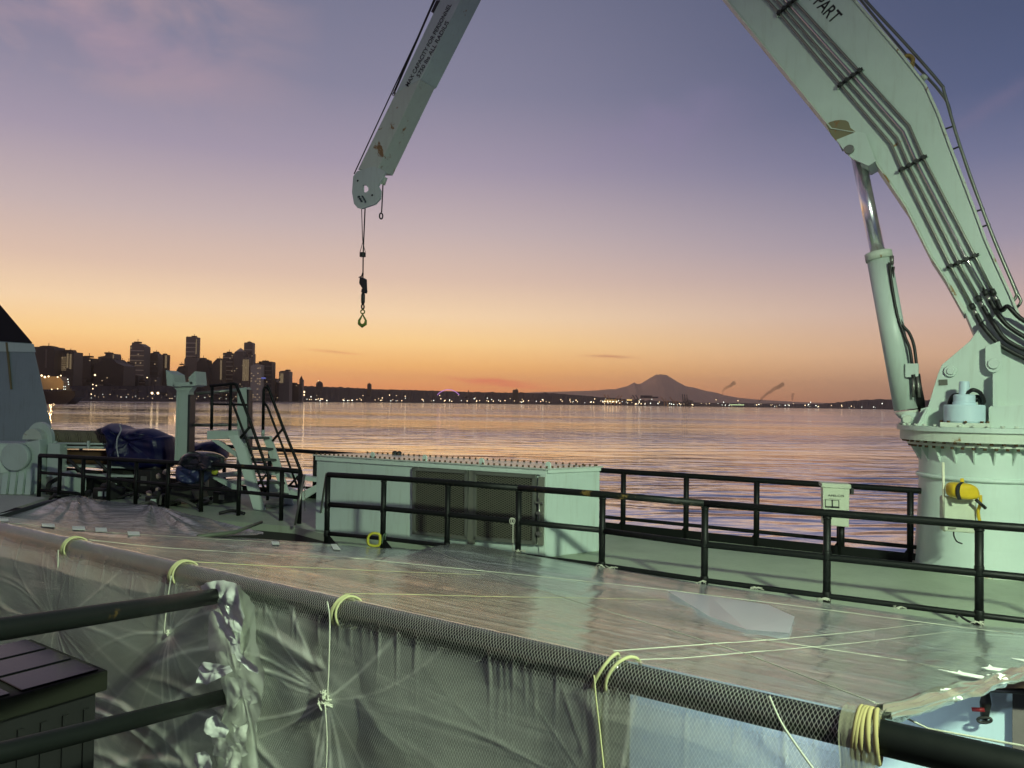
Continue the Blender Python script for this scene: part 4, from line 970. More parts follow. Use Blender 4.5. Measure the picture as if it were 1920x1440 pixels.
yp = [(1781, 906), (1797, 905), (1812, 906), (1822, 907), (1830, 912), (1836, 918), (1837, 927), (1836, 935), (1826, 938), (1806, 937), (1796, 935), (1783, 932), (1781, 920)]
m_ = MB(); cpt = [PD(x, y, 9.5) for x, y in yp]; ctr = sum(cpt, Vector()) / len(cpt)
rings = []
for k, (s_, dy) in enumerate(((.55, -.07), (.88, -.05), (1.0, .0), (1.0, .1), (.85, .17), (.5, .19))):
    rings.append([ctr + (p - ctr) * s_ + Vector((0, dy, 0)) + Vector((0, .015 * noise.noise(p * 9), .006 * noise.noise(p * 14))) for p in cpt])
n = len(cpt); vs = [p for r_ in rings for p in r_]; fs = [(i * n + j, i * n + (j + 1) % n, (i + 1) * n + (j + 1) % n, (i + 1) * n + j) for i in range(5) for j in range(n)]
fs += [list(range(n))[::-1], [5 * n + j for j in range(n)]]
m_.add(vs, fs, True); bag = m_.build('bag', YELLOW, yb); sm_ = bag.modifiers.new('sub', 'SUBSURF'); sm_.levels = 1; sm_.render_levels = 2
m_ = MB(); st_ = [(1807, 904), (1800, 908), (1797, 916), (1797, 926), (1800, 937)]; sp_ = spline([PD(x, y, 9.415) for x, y in st_], 4); w_ = Vector((.02, 0, 0))
m_.add([v for p in sp_ for v in (p - w_, p + w_, p + w_ + Vector((0, .02, 0)), p - w_ + Vector((0, .02, 0)))], [(4 * i + a, 4 * i + (a + 1) % 4, 4 * i + 4 + (a + 1) % 4, 4 * i + 4 + a) for i in range(len(sp_) - 1) for a in range(4)]); m_.build('black_strap', RUBBER, yb)
m_ = MB(); m_.cyl(PD(1830, 937, 9.48), PD(1848, 953, 9.48), .02, 10); m_.build('grip', RUBBER, yb)
m_ = MB(); m_.tube(spline([PD(1838, 928, 9.55), PD(1838, 945, 9.55), PD(1834, 960, 9.57), PD(1838, 985, 9.57)], 5), .02, 6); m_.build('tail_strap', YELLOW, yb)
m_ = MB(); m_.prism([PD(1801, 897, 9.62), PD(1807, 897, 9.62), PD(1808, 907, 9.62), PD(1801, 907, 9.62)], (0, .01, 0)); m_.build('hanging_loop', YELLOW, yb)

# ------------------------------------------------------------------ marked box on the outer rail
db = 11.15
ab = thing('equipment_box', P(1578, 1022, db), 'ivory lidded box with printed lettering on a post at the outer railing', 'box')
m_ = MB(); m_.prism([P(1542.5, 913, db), P(1593, 916, db), P(1592, 989, db), P(1543.5, 984, db)], (.05, .2, 0)); m_.build('body', GREYBOX, ab, bevel=.012)
m_ = MB(); m_.prism([P(1540, 905.5, db - .02), P(1596.5, 908.5, db - .02), P(1596, 917, db - .02), P(1541, 913.5, db - .02)], (.055, .25, 0)); m_.build('lid', GREYBOX, ab, bevel=.014)
m_ = MB(); m_.box(P(1597, 921, db + .02), .04, .05, .09); m_.build('latch', DARK, ab)
m_ = MB(); m_.cyl(P(1577.5, 985, db + .12), P(1577.5, 1024, db + .12), .045, 12); m_.build('support_post', BLACK, ab)
text('APELCO', P(1552, 930.5, db - .003), P(1582, 932, db - .003), ZUP, 'brand_lettering', None, ab, INK, height=.028)
m_ = MB(); a = P(1546.5, 936.5, db - .004); X_ = (P(1573.5, 938, db - .004) - a); Yv = (P(1547, 951.5, db - .004) - a)
def rc(u0, v0, u1, v1): m_.add([a + X_ * u + Yv * v for u, v in ((u0, v0), (u0, v1), (u1, v1), (u1, v0))], [(0, 1, 2, 3)])
for r_ in ((0, 0, .06, 1), (.94, 0, 1, 1), (0, 0, 1, .06), (0, .8, 1, 1), (.46, 0, .56, 1)): rc(*r_)
m_.build('printed_panel', INK, ab)
m_ = MB(); rc(.3, -.14, 1.1, -.11); m_.build('printed_line', INK, ab)
#STAGE4
# ------------------------------------------------------------------ far left: funnel, winch, posts, stair
fn_ = thing('grey_funnel', P(30, 880, 21), 'slab-sided grey funnel with a black top rising at the edge of the view', 'funnel')
dF = 21
m_ = MB(); m_.prism([P(-260, 636, dF), P(0, 639.5, dF), P(61, 643.5, dF), P(68, 672, dF), P(97, 800, dF), P(110, 860, dF), P(-260, 870, dF)], (-2.9, 3.2, 0)); m_.build('body', paint('funnel_grey', (.30, .37, .38), .5, rust=.08, rscale=1.5, dirt=.5, rustcol=(.22, .17, .03)), fn_, bevel=.02)
m_ = MB(); m_.prism([P(-260, 240, dF), P(-120, 440, dF), P(0, 571, dF), P(61, 643, dF - .01), P(0, 639, dF - .01), P(-260, 635.6, dF)], (-2.9, 3.2, 0)); m_.build('black_top', plain('funnel_black', (.008, .008, .008), .6), fn_)
m_ = MB(); m_.prism([P(-260, 637.5, dF - .03), P(0, 641.2, dF - .03), P(62, 645, dF - .03), P(66, 660, dF - .03), P(-260, 655, dF - .03)], (0, .028, 0)); m_.build('upper_band', WHITEP, fn_)
m_ = MB(); m_.prism([P(10, 642, dF - .04), P(14, 642, dF - .04), P(22, 730, dF - .04), P(19, 730, dF - .04)], (0, .03, 0)); m_.build('rust_streak', paint('rust_run', (.22, .19, .09), .7, rust=.3), fn_)

wn = thing('trawl_winch', P(60, 940, 17.2), 'pale green winch with gearbox and a rope-wound drum behind the close-post railing', 'winch')
dW = 17.2
m_ = MB(); m_.prism([P(-60, 830, dW), P(22, 831, dW), P(26, 834, dW), P(74, 824, dW), P(77, 880, dW), P(64, 935, dW), P(-60, 940, dW)], (0, .9, 0)); m_.build('gearbox', MINT, wn, bevel=.02)
for k_ in range(4):
    x = -2 + k_ * 15
    m_ = MB(); m_.prism([P(x + 8, 880, dW - .01), P(x + 19, 878, dW - .01), P(x + 12, 932, dW - .16), P(x + 2, 932, dW - .16)], (0, .12, 0)); m_.build('pedestal_rib', WHITEP, wn)
m_ = MB(); c_ = P(34, 856, dW - .02); m_.tube([c_, c_ - Vector((0, .12, 0)), c_ - Vector((0, .14, 0))], [.31, .31, .29], 40); m_.build('bearing_cover', MINT, wn)
m_ = MB(); m_.tube([P(2, 860, dW - .1), P(2, 860, dW + .3)], .32, 28); m_.build('motor_housing', MINT, wn)
m_ = MB(); c_ = P(73, 826, dW + .3); pts = [c_ + Vector((math.cos(a_) * .30, 0, math.sin(a_) * .42)) for a_ in [math.pi * k / 14 for k in range(15)]]; m_.prism(pts + [c_ + Vector((-.30, 0, -.6)), c_ + Vector((.30, 0, -.6))], (0, .12, 0)); m_.build('drum_flange', MINT, wn)
m_ = MB(); c_ = P(60, 824, dW + .1); pts = [c_ + Vector((math.cos(a_) * .22, 0, math.sin(a_) * .24)) for a_ in [math.pi * k / 12 for k in range(13)]]; m_.prism(pts, (0, .3, 0)); m_.build('band_guard', MINTR, wn)
a, b = P(92, 822, dW + .7), P(222, 825, dW + .9)
m_ = MB(); n_ = 46
pts = [a.lerp(b, k / 200) for k in range(201)]
m_.cyl(a, b, .17, 20); ROPB = paint('wound_rope', (.20, .18, .12), .8, rust=.5, rscale=8); m_.build('rope_drum', ROPB, wn)
m_ = MB(); ax1 = (b - a).normalized(); s1 = ax1.cross(ZUP).normalized()
for k in range(40):
    c1 = a.lerp(b, (k + .5) / 40); m_.tube([c1 + ax1 * (.012 * math.sin(a_ * 2 + k)) + (s1 * math.cos(a_) + ZUP * math.sin(a_)) * .19 for a_ in [2 * math.pi * j / 18 for j in range(18)]], .021, 6, closed=True)
m_.build('rope_turns', ROPB, wn, kind='stuff')
m_ = MB(); m_.cyl(a + Vector((0, 0, -.42)), b + Vector((0, 0, -.42)), .17, 16); m_.build('lower_drum', RUSTM, wn)
for y0, r0 in ((831, .025), (838, .03)):
    m_ = MB(); m_.cyl(P(92, y0, dW + .35), P(220, y0 + 2, dW + .5), r0, 8); m_.build('guide_bar', MINT, wn)
for x in (104, 166, 208):
    m_ = MB(); m_.box(P(x, 834, dW + .35), .05, .05, .18); m_.build('bar_clip', MINT, wn)
m_ = MB(); m_.box(P(107, 862, dW + .3), .28, .3, .75); m_.build('end_frame', MINT, wn, bevel=.01)
for x0, x1, y0, y1 in ((90, 240, 871, 875), (120, 250, 888, 892)):
    m_ = MB(); m_.prism([P(x0, y0, dW + .4), P(x1, y0 + 3, dW + .4), P(x1, y1 + 3, dW + .4), P(x0, y1, dW + .4)], (0, .3, 0)); m_.build('bed_beam', MINT, wn)
for x0, x1 in ((128, 156), (178, 206)):
    m_ = MB(); m_.cyl(P(x0, 860, dW + .2), P(x1, 888, dW + .2), .04, 8); m_.build('brace', DARK, wn)

# blue tarpaulin over the far end of the winch
def drape(outl, d, thick, name, m, label, cat, seed, amp=.06, cuts=28, par=None, group=None, lean=.0):
    """cloth lump with the outline seen from the deck; real depth front to back"""
    P3 = [P(x, y, d) for x, y in outl]; c = sum(P3, Vector()) / len(P3)
    prof = [(-1.0, .0), (-.96, .35), (-.8, .65), (-.45, .9), (0, 1.0), (.45, .92), (.8, .6), (1.0, .0)]
    # resample outline
    L = spline(P3 + [P3[0]], 5)[:-1]; n = len(L); vs = []; fs = []
    rr = [(0.02, -.72), (.2, -.80), (.4, -.76), (.6, -.82), (.78, -.72), (.9, -.55), (.97, -.3), (1.0, 0), (.9, .45), (.6, .8), (.02, 1)]
    for (s_, y_) in rr:
        for p in L:
            q_ = c + (p - c) * s_ + Vector((0, y_ * thick, 0))
            w_ = noise.noise(Vector((q_.x * 2.3, q_.z * 1.1, seed + q_.y))) * amp * 1.3 + amp * 2.6 * abs(noise.noise(Vector((q_.x * 3.2 + q_.z * 2.6, q_.z * 1.2, seed)))) + amp * .9 * abs(noise.noise(Vector((q_.x * 9 - q_.z * 5, q_.z * 3, seed)))) 
            q_ = q_ + Vector((0, -w_ * 1.6 * min(1, 1.3 - s_ * .6), 0)); vs.append(q_)
    for i in range(len(rr) - 1):
        for j in range(n): fs.append((i * n + j, i * n + (j + 1) % n, (i + 1) * n + (j + 1) % n, (i + 1) * n + j))
    mb = MB(); mb.add(vs, fs, False); o = mb.build(name, m, par)
    ss = o.modifiers.new('sub', 'SUBSURF'); ss.levels = 1; ss.render_levels = 1
    if label: tag(o, label, cat, group)
    return o
drape([(214, 793), (222, 795), (240, 804), (262, 803), (292, 803), (318, 815), (330, 824), (332, 870), (300, 880), (225, 878), (219, 850), (217, 815), (206, 800)], 18.0, .7, 'blue_tarpaulin', NAVY, 'large dark blue tarpaulin draped over the winch end, with silver creases', 'tarpaulin', 1, .10)
drape([(186, 803), (206, 798), (214, 806), (222, 820), (222, 840), (214, 838), (205, 812), (192, 812)], 17.9, .3, 'black_cover', SACK, 'black plastic lashed over the rope drum beside the blue tarpaulin', 'cover', 9, .05)
drape([(352, 826), (372, 831), (400, 826), (420, 830), (426, 846), (424, 862), (352, 872)], 17.6, .5, 'blue_tarpaulin', NAVY, 'smaller blue tarpaulin between the forked post and the stair', 'tarpaulin', 4, .08)
drape([(336, 868), (356, 847), (395, 846), (424, 855), (427, 868), (420, 880), (392, 884), (360, 880)], 15.2, .42, 'black_sack', SACK, 'shiny black plastic bundle resting on the railing beside the forked post', 'bundle', 6, .09)
drape([(336, 872), (372, 870), (400, 874), (394, 898), (380, 906), (350, 905), (334, 895)], 15.3, .36, 'blue_bundle', plain('faded_navy', (.02, .03, .09), .4), 'faded blue cloth bundle hanging under the shiny black bundle', 'bundle', 8, .05)
m_ = MB(); m_.blob(P(403, 885, 14.9), .06, 2, (1.2, .6, .9), .3); tag(m_.build('yellow_tag', plain('lime_tag', (.35, .38, .03), .6)), 'lime yellow lump hanging behind the railing by the black bundle', 'tag')
# silver cord down the tarpaulin edge
m_ = MB(); m_.tube(spline([P(224, 796, 17.05), P(227, 806, 17.0), P(220, 822, 16.9), P(219, 840, 16.9), P(222, 857, 16.9)], 6), .014, 8); tag(m_.build('silver_hem', plain('silver_edge', (.36, .38, .4), .4)), 'pale hem cord along the edge of the large blue tarpaulin', 'cord')

# forked boom rest post
dr_ = 16.2
fp = thing('boom_rest', P(340, 868, dr_), 'pale green post with a wide forked cradle at the top standing in the water view', 'boom rest')
m_ = MB(); m_.prism([P(331, 732, dr_), P(354, 732, dr_), P(351, 870, dr_), P(327, 870, dr_)], (0, .26, 0)); m_.build('post', MINTD, fp, bevel=.008)
m_ = MB(); m_.prism([P(352.5, 740, dr_ - .01), P(356.5, 740, dr_ - .01), P(354, 870, dr_ - .01), P(350, 870, dr_ - .01)], (0, .28, 0)); m_.build('edge_channel', DARK, fp)
m_ = MB(); m_.prism([P(331, 733, dr_ - .02), P(335, 733, dr_ - .02), P(331, 870, dr_ - .02), P(327, 870, dr_ - .02)], (0, .3, 0)); m_.build('flange', MINTD, fp)
m_ = MB(); m_.prism([P(326, 726, dr_), P(361, 725, dr_), P(354, 735, dr_), P(334, 736, dr_)], (0, .25, 0)); m_.build('bracket', MINTD, fp, bevel=.004)
m_ = MB(); m_.prism([P(324, 717, dr_ - .1), P(361, 716, dr_ - .1), P(361, 724, dr_ - .1), P(324, 725, dr_ - .1)], (0, .5, 0)); m_.build('cradle', MINTD, fp, bevel=.004)
m_ = MB(); m_.prism([P(310.5, 694, dr_ - .1), P(325, 702, dr_ - .1), P(327, 717, dr_ - .1), P(327, 725, dr_ - .1), P(313, 723, dr_ - .1)], (.05, .45, 0)); m_.build('cradle_horn', MINTD, fp, bevel=.004)
m_ = MB(); m_.prism([P(353, 708, dr_ - .1), P(365.5, 696, dr_ - .1), P(368, 722, dr_ - .1), P(357, 725, dr_ - .1), P(355, 716, dr_ - .1)], (.05, .45, 0)); m_.build('cradle_horn', MINTD, fp, bevel=.004)
fg = thing('deck_locker', P(340, 938, 15.6), 'dark sloping locker on the deck below the forked post', 'locker')
m_ = MB(); m_.prism([P(328, 905, 15.6), P(352, 905, 15.6), P(366, 938, 15.6), P(310, 940, 15.6)], (0, .7, 0)); m_.build('body', plain('locker_dark', (.035, .04, .028), .6), fg)
# cross bars and the second post
pb2 = thing('frame_post', P(459, 875, 16.6), 'thick pale green post behind the stair carrying two pipe cross bars', 'post')
m_ = MB(); m_.prism([P(445, 728, 16.6), P(462, 726, 16.6), P(463, 800, 16.6), P(463, 870, 16.6), P(443, 880, 16.6)], (0, .28, 0)); m_.build('post', MINTD, pb2, bevel=.008)
m_ = MB(); m_.prism([P(462, 730, 16.62), P(466, 731, 16.62), P(466, 852, 16.62), P(460, 852, 16.62)], (0, .26, 0)); m_.build('edge_channel', DARK, pb2)
for (a, b) in (((368, 738), (446, 731)), ((356, 797), (446, 796.5))):
    m_ = MB(); m_.cyl(P(*a, 16.4), P(*b, 16.6), .034, 12); m_.build('cross_bar', STEEL, pb2)
# platform stair
ds_ = 15.3
stp = thing('platform_stair', P(500, 968, ds_), 'pale green steel stair with black handrails climbing to a small platform', 'stair')
def S(px, py, o=0): return P(px, py, ds_ + o)
def rails(name, pts, r, m=BLACK, o=0, smooth=False):
    mb = MB(); q_ = [S(x, y, o) for x, y in pts]; mb.tube(spline(q_, 5) if smooth else q_, r, 10); return mb.build(name, m, stp)
m_ = MB(); m_.prism([S(388, 808), S(446, 807), S(446, 822), S(388, 824)], (0, .9, 0)); m_.build('platform', MINTD, stp, bevel=.006)
m_ = MB(); m_.prism([S(427, 817, -.04), S(446, 816, -.04), S(459, 838, -.04), S(471, 880, -.04), S(497, 968, -.04), S(479, 969, -.04), S(452, 878, -.04), S(440, 840, -.04)], (0, .06, 0)); m_.build('stringer', MINT, stp, bevel=.004)
m_ = MB(); m_.prism([S(459, 838, -.045), S(462, 838, -.045), S(474, 880, -.045), S(500, 968, -.045), S(497, 968, -.045), S(471, 880, -.045)], (0, .07, 0)); m_.build('stringer_edge', MINTD, stp)
m_ = MB(); m_.prism([S(491, 818, .7), S(508, 818, .7), S(519, 850, .7), S(536, 905, .7), S(556, 965, .7), S(542, 967, .7), S(521, 905, .7), S(502, 845, .7)], (0, .06, 0)); m_.build('stringer', MINT, stp, bevel=.004)
for i, (xa, xb, y) in enumerate(((449, 505, 819.5), (461, 512, 840), (464, 518, 860.5), (472, 525, 882), (482, 534, 904), (489, 541, 925), (496, 548, 947))):
    m_ = MB(); m_.prism([S(xa, y, -.0), S(xb, y, .68), S(xb + 1, y + 3.6, .68), S(xa, y + 4.4, .0)], (-.06, .26, 0)); m_.build('tread', paint('tread_dark', (.07, .085, .07), .6, dirt=0) if i == 0 else bpy.data.materials['tread_dark'], stp)
m_ = MB(); m_.prism([S(395, 825), S(408, 825), S(446, 850), S(444, 858)], (0, .06, 0)); m_.build('strut', MINTD, stp)
m_ = MB(); m_.prism([S(393, 894), S(408, 893), S(452, 914), S(452, 922), S(440, 920)], (0, .08, 0)); m_.build('strut', MINTD, stp)
rails('top_rail', [(394, 723.5), (438, 719.5), (443, 721), (470, 792), (499, 876), (503, 890), (501.5, 938)], .03)
rails('middle_rail', [(394, 757.5), (445, 758.5), (463, 759)], .024)
rails('lower_handrail', [(433.5, 755), (437, 758), (461, 822), (480, 873), (486, 890), (498, 925)], .024)
rails('rail_post', [(398, 722), (396.5, 806)], .03); rails('rail_post', [(433, 721), (431, 807)], .032)
rails('rail_brace', [(469, 800), (448, 824)], .028); rails('rail_brace', [(499, 890), (478, 915)], .024)
rails('top_rail', [(493, 812), (494.5, 733), (496.5, 727), (501, 724.5), (504, 729), (530, 800), (562, 878), (566, 893), (557, 900)], .031, o=.7)
rails('lower_handrail', [(495, 758), (498, 758), (502, 764), (530, 838), (545, 879), (557, 912)], .024, o=.7)
rails('rail_brace', [(531, 803), (511, 827)], .026, o=.7); rails('rail_brace', [(559, 893), (541, 912)], .024, o=.7)
rails('white_socket', [(493.3, 806), (493, 817)], .034, MINTD, o=.69)

# pale bulwark beams seen beyond the stair
bw = thing('net_ramp_beam', P(520, 910, 17.0), 'pale green deck beams lying low beyond the stair foot', 'beam')
for pts in ([(408, 888), (452, 884), (452, 892), (410, 896)], [(440, 880), (600, 905), (600, 897), (440, 872)], [(505, 900), (560, 925), (600, 905), (600, 918), (565, 940), (505, 925)], [(420, 901), (470, 902), (470, 910), (422, 908)]):
    m_ = MB(); m_.prism([P(x, y, 16.9) for x, y in pts], (0, .25, 0)); m_.build('beam', MINT, bw)
# deck gear: hoses, pipes and small fittings in the dark behind the winch railing
r_ = random.Random(21)
gm = [DARK, GRIME, DARK, RUBBER, plain('hose_grey', (.07, .07, .06), .6), DARK]
for i in range(34):
    x0 = r_.uniform(82, 430); y0 = r_.uniform(900, 940) + (x0 - 80) * .05; d_ = 2.2 * 1440 / (y0 + 8 - 744)
    x1 = x0 + r_.uniform(-60, 60); d1 = d_ + r_.uniform(-.6, .6)
    a, b = P(x0, y0, d_), P(x1, y0, d1); a.z = CZ + DK + .04; b.z = CZ + DK + .04 + r_.choice([0, 0, .1, .3])
    mid = (a + b) / 2 + Vector((0, r_.uniform(-.3, .3), r_.uniform(0, .15)))
    m_ = MB(); m_.tube(spline([a, mid, b], 6), r_.uniform(.02, .05), 8)
    tag(m_.build('deck_hose', r_.choice(gm)), 'hose or pipe lying in the clutter behind the close-post railing', 'hose', 'hoses on the winch deck')
for i, (x0, y0, w_, h_, mm, lb) in enumerate(((130, 905, .5, .4, MINT, 'pale green box on deck behind the railing, nearest the winch gearbox'), (175, 900, .7, .35, GRIME, 'dark motor behind the railing under the rope drum'),
      (230, 898, .8, .5, GRIME, 'dark engine block below the blue tarpaulin'), (285, 902, .6, .55, DARK, 'dark cabinet below the blue tarpaulin, next to the engine block'), (205, 915, .4, .25, DARK, 'low dark tray on the deck under the engine block'),
      (395, 905, .3, .5, DARK, 'dark bollard past the locker'), (300, 925, .25, .2, DARK, 'small dark valve block on the deck by the locker'), (425, 918, .25, .25, DARK, 'small dark fitting beside the stair foot'))):
    d_ = 2.2 * 1440 / (y0 + 22 - 745); p = P(x0, y0, d_); rt = thing('deck_machine', Vector((p.x, p.y, CZ + DK)), lb, 'machinery')
    b_ = Vector((p.x, p.y, CZ + DK + h_ / 2)); m_ = MB(); m_.box(b_, w_, .5, h_, ax=(.86, -.5, 0)); m_.build('casing', mm, rt, bevel=.02)
    m_ = MB(); m_.cyl(b_ + Vector((-w_ * .3, 0, h_ * .5)), b_ + Vector((w_ * .3, -.1, h_ * .5 + .04)), .09, 12); m_.build('pipework', mm, rt)
    m_ = MB(); m_.box(b_ + Vector((0, -.28, .02)), w_ * .4, .04, h_ * .4); m_.build('cover', STEEL if i % 2 else MINT, rt)
for px, py in ((297, 893), (310, 885), (280, 925), (296, 918)):
    m_ = MB(); m_.blob(P(px, py, 15.9), .06, 1, (1, .7, 1.1), .5, seed=px); tag(m_.build('crumpled_wrap', plain('pale_wrap', (.55, .45, .35), .5)), 'pale scrap of crumpled wrapping in the dark behind the railing', 'wrapping', 'scraps of wrapping behind the railing')
# bar of chain across the gate gap
ch = thing('gate_chain', P(572, 960, 13.2), 'thin chain hanging in the gap beside the housing', 'chain')
for k in range(16):
    p = P(571 + (k % 2) * .6, 902 + k * 3.6, 13.2); m_ = MB(); m_.tube([p + Vector(((math.cos(a_) * .012) if k % 2 else 0, 0 if k % 2 else math.cos(a_) * .012, math.sin(a_) * .02)) for a_ in [2 * math.pi * j / 8 for j in range(8)]], .004, 5, closed=True); m_.build('chain_link', STEEL, ch)
m_ = MB(); m_.cyl(P(571, 890, 13.3), P(553, 985, 13.1), .022, 8); tag(m_.build('leaning_bar', STEEL), 'grey bar leaning against the end of the close-post railing', 'bar')

# grey plastic sheet tented over the hatch, and the paler one beside it
def surf(grid, name, m, uv=False, parent=None, sub=0):
    ny = len(grid); nx = len(grid[0]); mb = MB(); vs = [p for r_ in grid for p in r_]
    fs = [(j * nx + i, j * nx + i + 1, (j + 1) * nx + i + 1, (j + 1) * nx + i) for j in range(ny - 1) for i in range(nx - 1)]
    mb.add(vs, fs, True); return mb.build(name, m, parent)
def film_grey():
    m, t, b = mat('grey_sheeting'); n = ntex(t, 2.2, 6, .6, mapped(t, (1, 1.2, 1)), 1.2)
    t.links.new(mixc(t, n, (.24, .25, .26), (.36, .37, .38)), b.inputs['Base Color']); b.inputs['Roughness'].default_value = .13; b.inputs['Specular IOR Level'].default_value = 1
    bump(t, b, mth(t, 'ADD', n, mth(t, 'MULTIPLY', ntex(t, 9, 4, .6), .3)), .5, .05); return m
GREYF = film_grey()
def gp(px, py, z): return G(px, py, z)
front = [(-60, 975, -1.66), (0, 981, -1.66), (120, 990, -1.68), (240, 999, -1.72), (370, 1006, -1.76), (480, 1003, -1.82), (492, 1000, -1.84)]
back = [(-60, 965, -2.0), (0, 963, -1.95), (145, 932, -1.95), (215, 940, -1.98), (285, 950, -1.97), (380, 970, -2.02), (494, 998, -1.86)]
def lerp_path(pts, t):
    t *= len(pts) - 1; i = min(int(t), len(pts) - 2); f_ = t - i; a, b = pts[i], pts[i + 1]; return a.lerp(b, f_)
Fp = [gp(*p) for p in front]; Bp = [gp(*p) for p in back]
grid = []
for j in range(41):
    row = []
    for i in range(141):
        u = i / 140; v = j / 40; p = lerp_path(Fp, u).lerp(lerp_path(Bp, u), v)
        dz_ = 0
        for (uc, kk) in ((2 / 6, 1), (4 / 6, 1)):
            du = (u - uc) * 9; dv = (1 - v) * 1.1; rr = math.hypot(du, dv); an = math.atan2(du, dv + 1e-4)
            dz_ += (.035 * math.sin(an * 13 + uc * 30) + .05 * math.sin(an * 5 + 1)) * min(1, rr * 3) * math.exp(-rr * 1.1)
            dz_ += .13 * math.exp(-rr * 2.2)
        dz_ += .03 * noise.noise(Vector((p.x * 1.5, p.y * .8, 2))) - .10 * math.sin(math.pi * v) * .4
        row.append(p + Vector((0, 0, dz_ * (1 - abs(2 * v - 1) ** 6))))
    grid.append(row)
o = surf(grid, 'grey_sheeting', GREYF); tag(o, 'shiny grey plastic sheet tied in two puckered points over the hatch', 'plastic sheet')
Fp = [gp(x, y, z) for x, y, z in ((-60, 960, -2.0), (0, 961, -2.0), (85, 934, -1.95))]; Bp = [gp(x, y, z) for x, y, z in ((-60, 925, -1.95), (0, 927, -1.95), (78, 931, -1.96))]
grid = [[lerp_path(Fp, i / 24).lerp(lerp_path(Bp, i / 24), j / 8) + Vector((0, 0, .02 * noise.noise(Vector((i * .2, j * .3, 1))))) for i in range(25)] for j in range(9)]
o = surf(grid, 'pale_sheeting', plain('pale_sheet', (.42, .45, .38), .4)); tag(o, 'pale plastic sheet corner beside the grey one at the frame edge', 'plastic sheet')
m_ = MB(); m_.tube([gp(0, 972, -1.9), gp(85, 944, -1.9), gp(150, 934, -1.92)], .05, 8); tag(m_.build('rolled_edge', DARK), 'dark rolled edge between the pale and grey plastic sheets', 'roll')
m_ = MB(); m_.tube([gp(370, 1006, -1.72), gp(440, 998, -1.74), gp(490, 979, -1.9)], .025, 8); tag(m_.build('batten', plain('batten_green', (.10, .12, .08), .6)), 'thin green batten under the pointed corner of the grey sheet', 'batten')

# ------------------------------------------------------------------ clear reinforced film
def film(name, haze, spec=1.0, thread=.75, pitch=.0105, tint=(.72, .72, .66), su=1.0, wr=.0, rough=.11, gather_glint=False):
    m = bpy.data.materials.new(name); m.use_nodes = True; t = m.node_tree; t.nodes.clear()
    uv = nd(t, 'ShaderNodeUVMap'); sx = nd(t, 'ShaderNodeSeparateXYZ'); t.links.new(uv.outputs[0], sx.inputs[0])
    U, V_ = sx.outputs[0], sx.outputs[1]
    def lines(a, b):
        s_ = mth(t, 'ADD', mth(t, 'MULTIPLY', U, a / pitch), mth(t, 'MULTIPLY', V_, b / pitch))
        f_ = mth(t, 'ABSOLUTE', mth(t, 'SUBTRACT', mth(t, 'FRACT', s_), .5)); return mth(t, 'GREATER_THAN', f_, .5 - .035)
    th = mth(t, 'MAXIMUM', lines(1.0, .56), lines(1.0, -.56))
    nzv = ntex(t, 1.0, 6, .6, mapped(t, (1.4, 9, 9), 'UV', (0, 0, R(4))), .8)
    nz3 = ntex(t, 26, 4, .6)
    dif = nd(t, 'ShaderNodeBsdfDiffuse'); dif.inputs[0].default_value = (*tint, 1)
    trl = nd(t, 'ShaderNodeBsdfTranslucent'); trl.inputs[0].default_value = (*tint, 1)
    tra = nd(t, 'ShaderNodeBsdfTransparent'); tra.inputs[0].default_value = (.93, .94, .92, 1)
    glo = nd(t, 'ShaderNodeBsdfGlossy'); glo.inputs[0].default_value = (1, 1, 1, 1); glo.inputs['Roughness'].default_value = rough
    bm = nd(t, 'ShaderNodeBump'); bm.inputs['Strength'].default_value = .55; bm.inputs['Distance'].default_value = .012 + wr
    t.links.new(mth(t, 'ADD', nzv, mth(t, 'ADD', mth(t, 'MULTIPLY', th, .05), mth(t, 'MULTIPLY', nz3, .08))), bm.inputs['Height'])
    for n_ in (dif, glo): t.links.new(bm.outputs[0], n_.inputs['Normal'])
    dt = nd(t, 'ShaderNodeMixShader'); dt.inputs[0].default_value = .5; t.links.new(dif.outputs[0], dt.inputs[1]); t.links.new(trl.outputs[0], dt.inputs[2])
    hz_ = mth(t, 'ADD', haze * .7, mth(t, 'MULTIPLY', nzv, haze * .6))
    if gather_glint:
        at = nd(t, 'ShaderNodeAttribute'); at.attribute_name = 'gather_glint'; hz_ = mth(t, 'ADD', hz_, mth(t, 'MULTIPLY', at.outputs['Fac'], .75), clamp=True)
    op = mth(t, 'MAXIMUM', hz_, mth(t, 'MULTIPLY', th, thread))
    a = nd(t, 'ShaderNodeMixShader'); t.links.new(op, a.inputs[0]); t.links.new(tra.outputs[0], a.inputs[1]); t.links.new(dt.outputs[0], a.inputs[2])
    fr = nd(t, 'ShaderNodeFresnel'); fr.inputs['IOR'].default_value = 1.5; t.links.new(bm.outputs[0], fr.inputs['Normal'])
    f2 = mth(t, 'MULTIPLY', fr.outputs[0], 1.5 * spec, clamp=True)
    b_ = nd(t, 'ShaderNodeMixShader'); t.links.new(f2, b_.inputs[0]); t.links.new(a.outputs[0], b_.inputs[1]); t.links.new(glo.outputs[0], b_.inputs[2])
    ou = nd(t, 'ShaderNodeOutputMaterial'); t.links.new(b_.outputs[0], ou.inputs[0]); return m
FILMT = film('clear_film_top', .80, .95, .9, tint=(.50, .54, .49), rough=.15, wr=.006)
FILMC = film('clear_film_side', .42, 1.0, .95, tint=(.96, .97, .84), rough=.12, gather_glint=True)
film_root = thing('plastic_cover', near_line(-1, -1.0), 'clear string-reinforced plastic sheet stretched from the foreground rail across the well', 'plastic cover')
nd_ = Vector((.5606, .828, 0))       # away from the lens, square to the near rail
RF = .046
X0, X1 = -4.2, .862
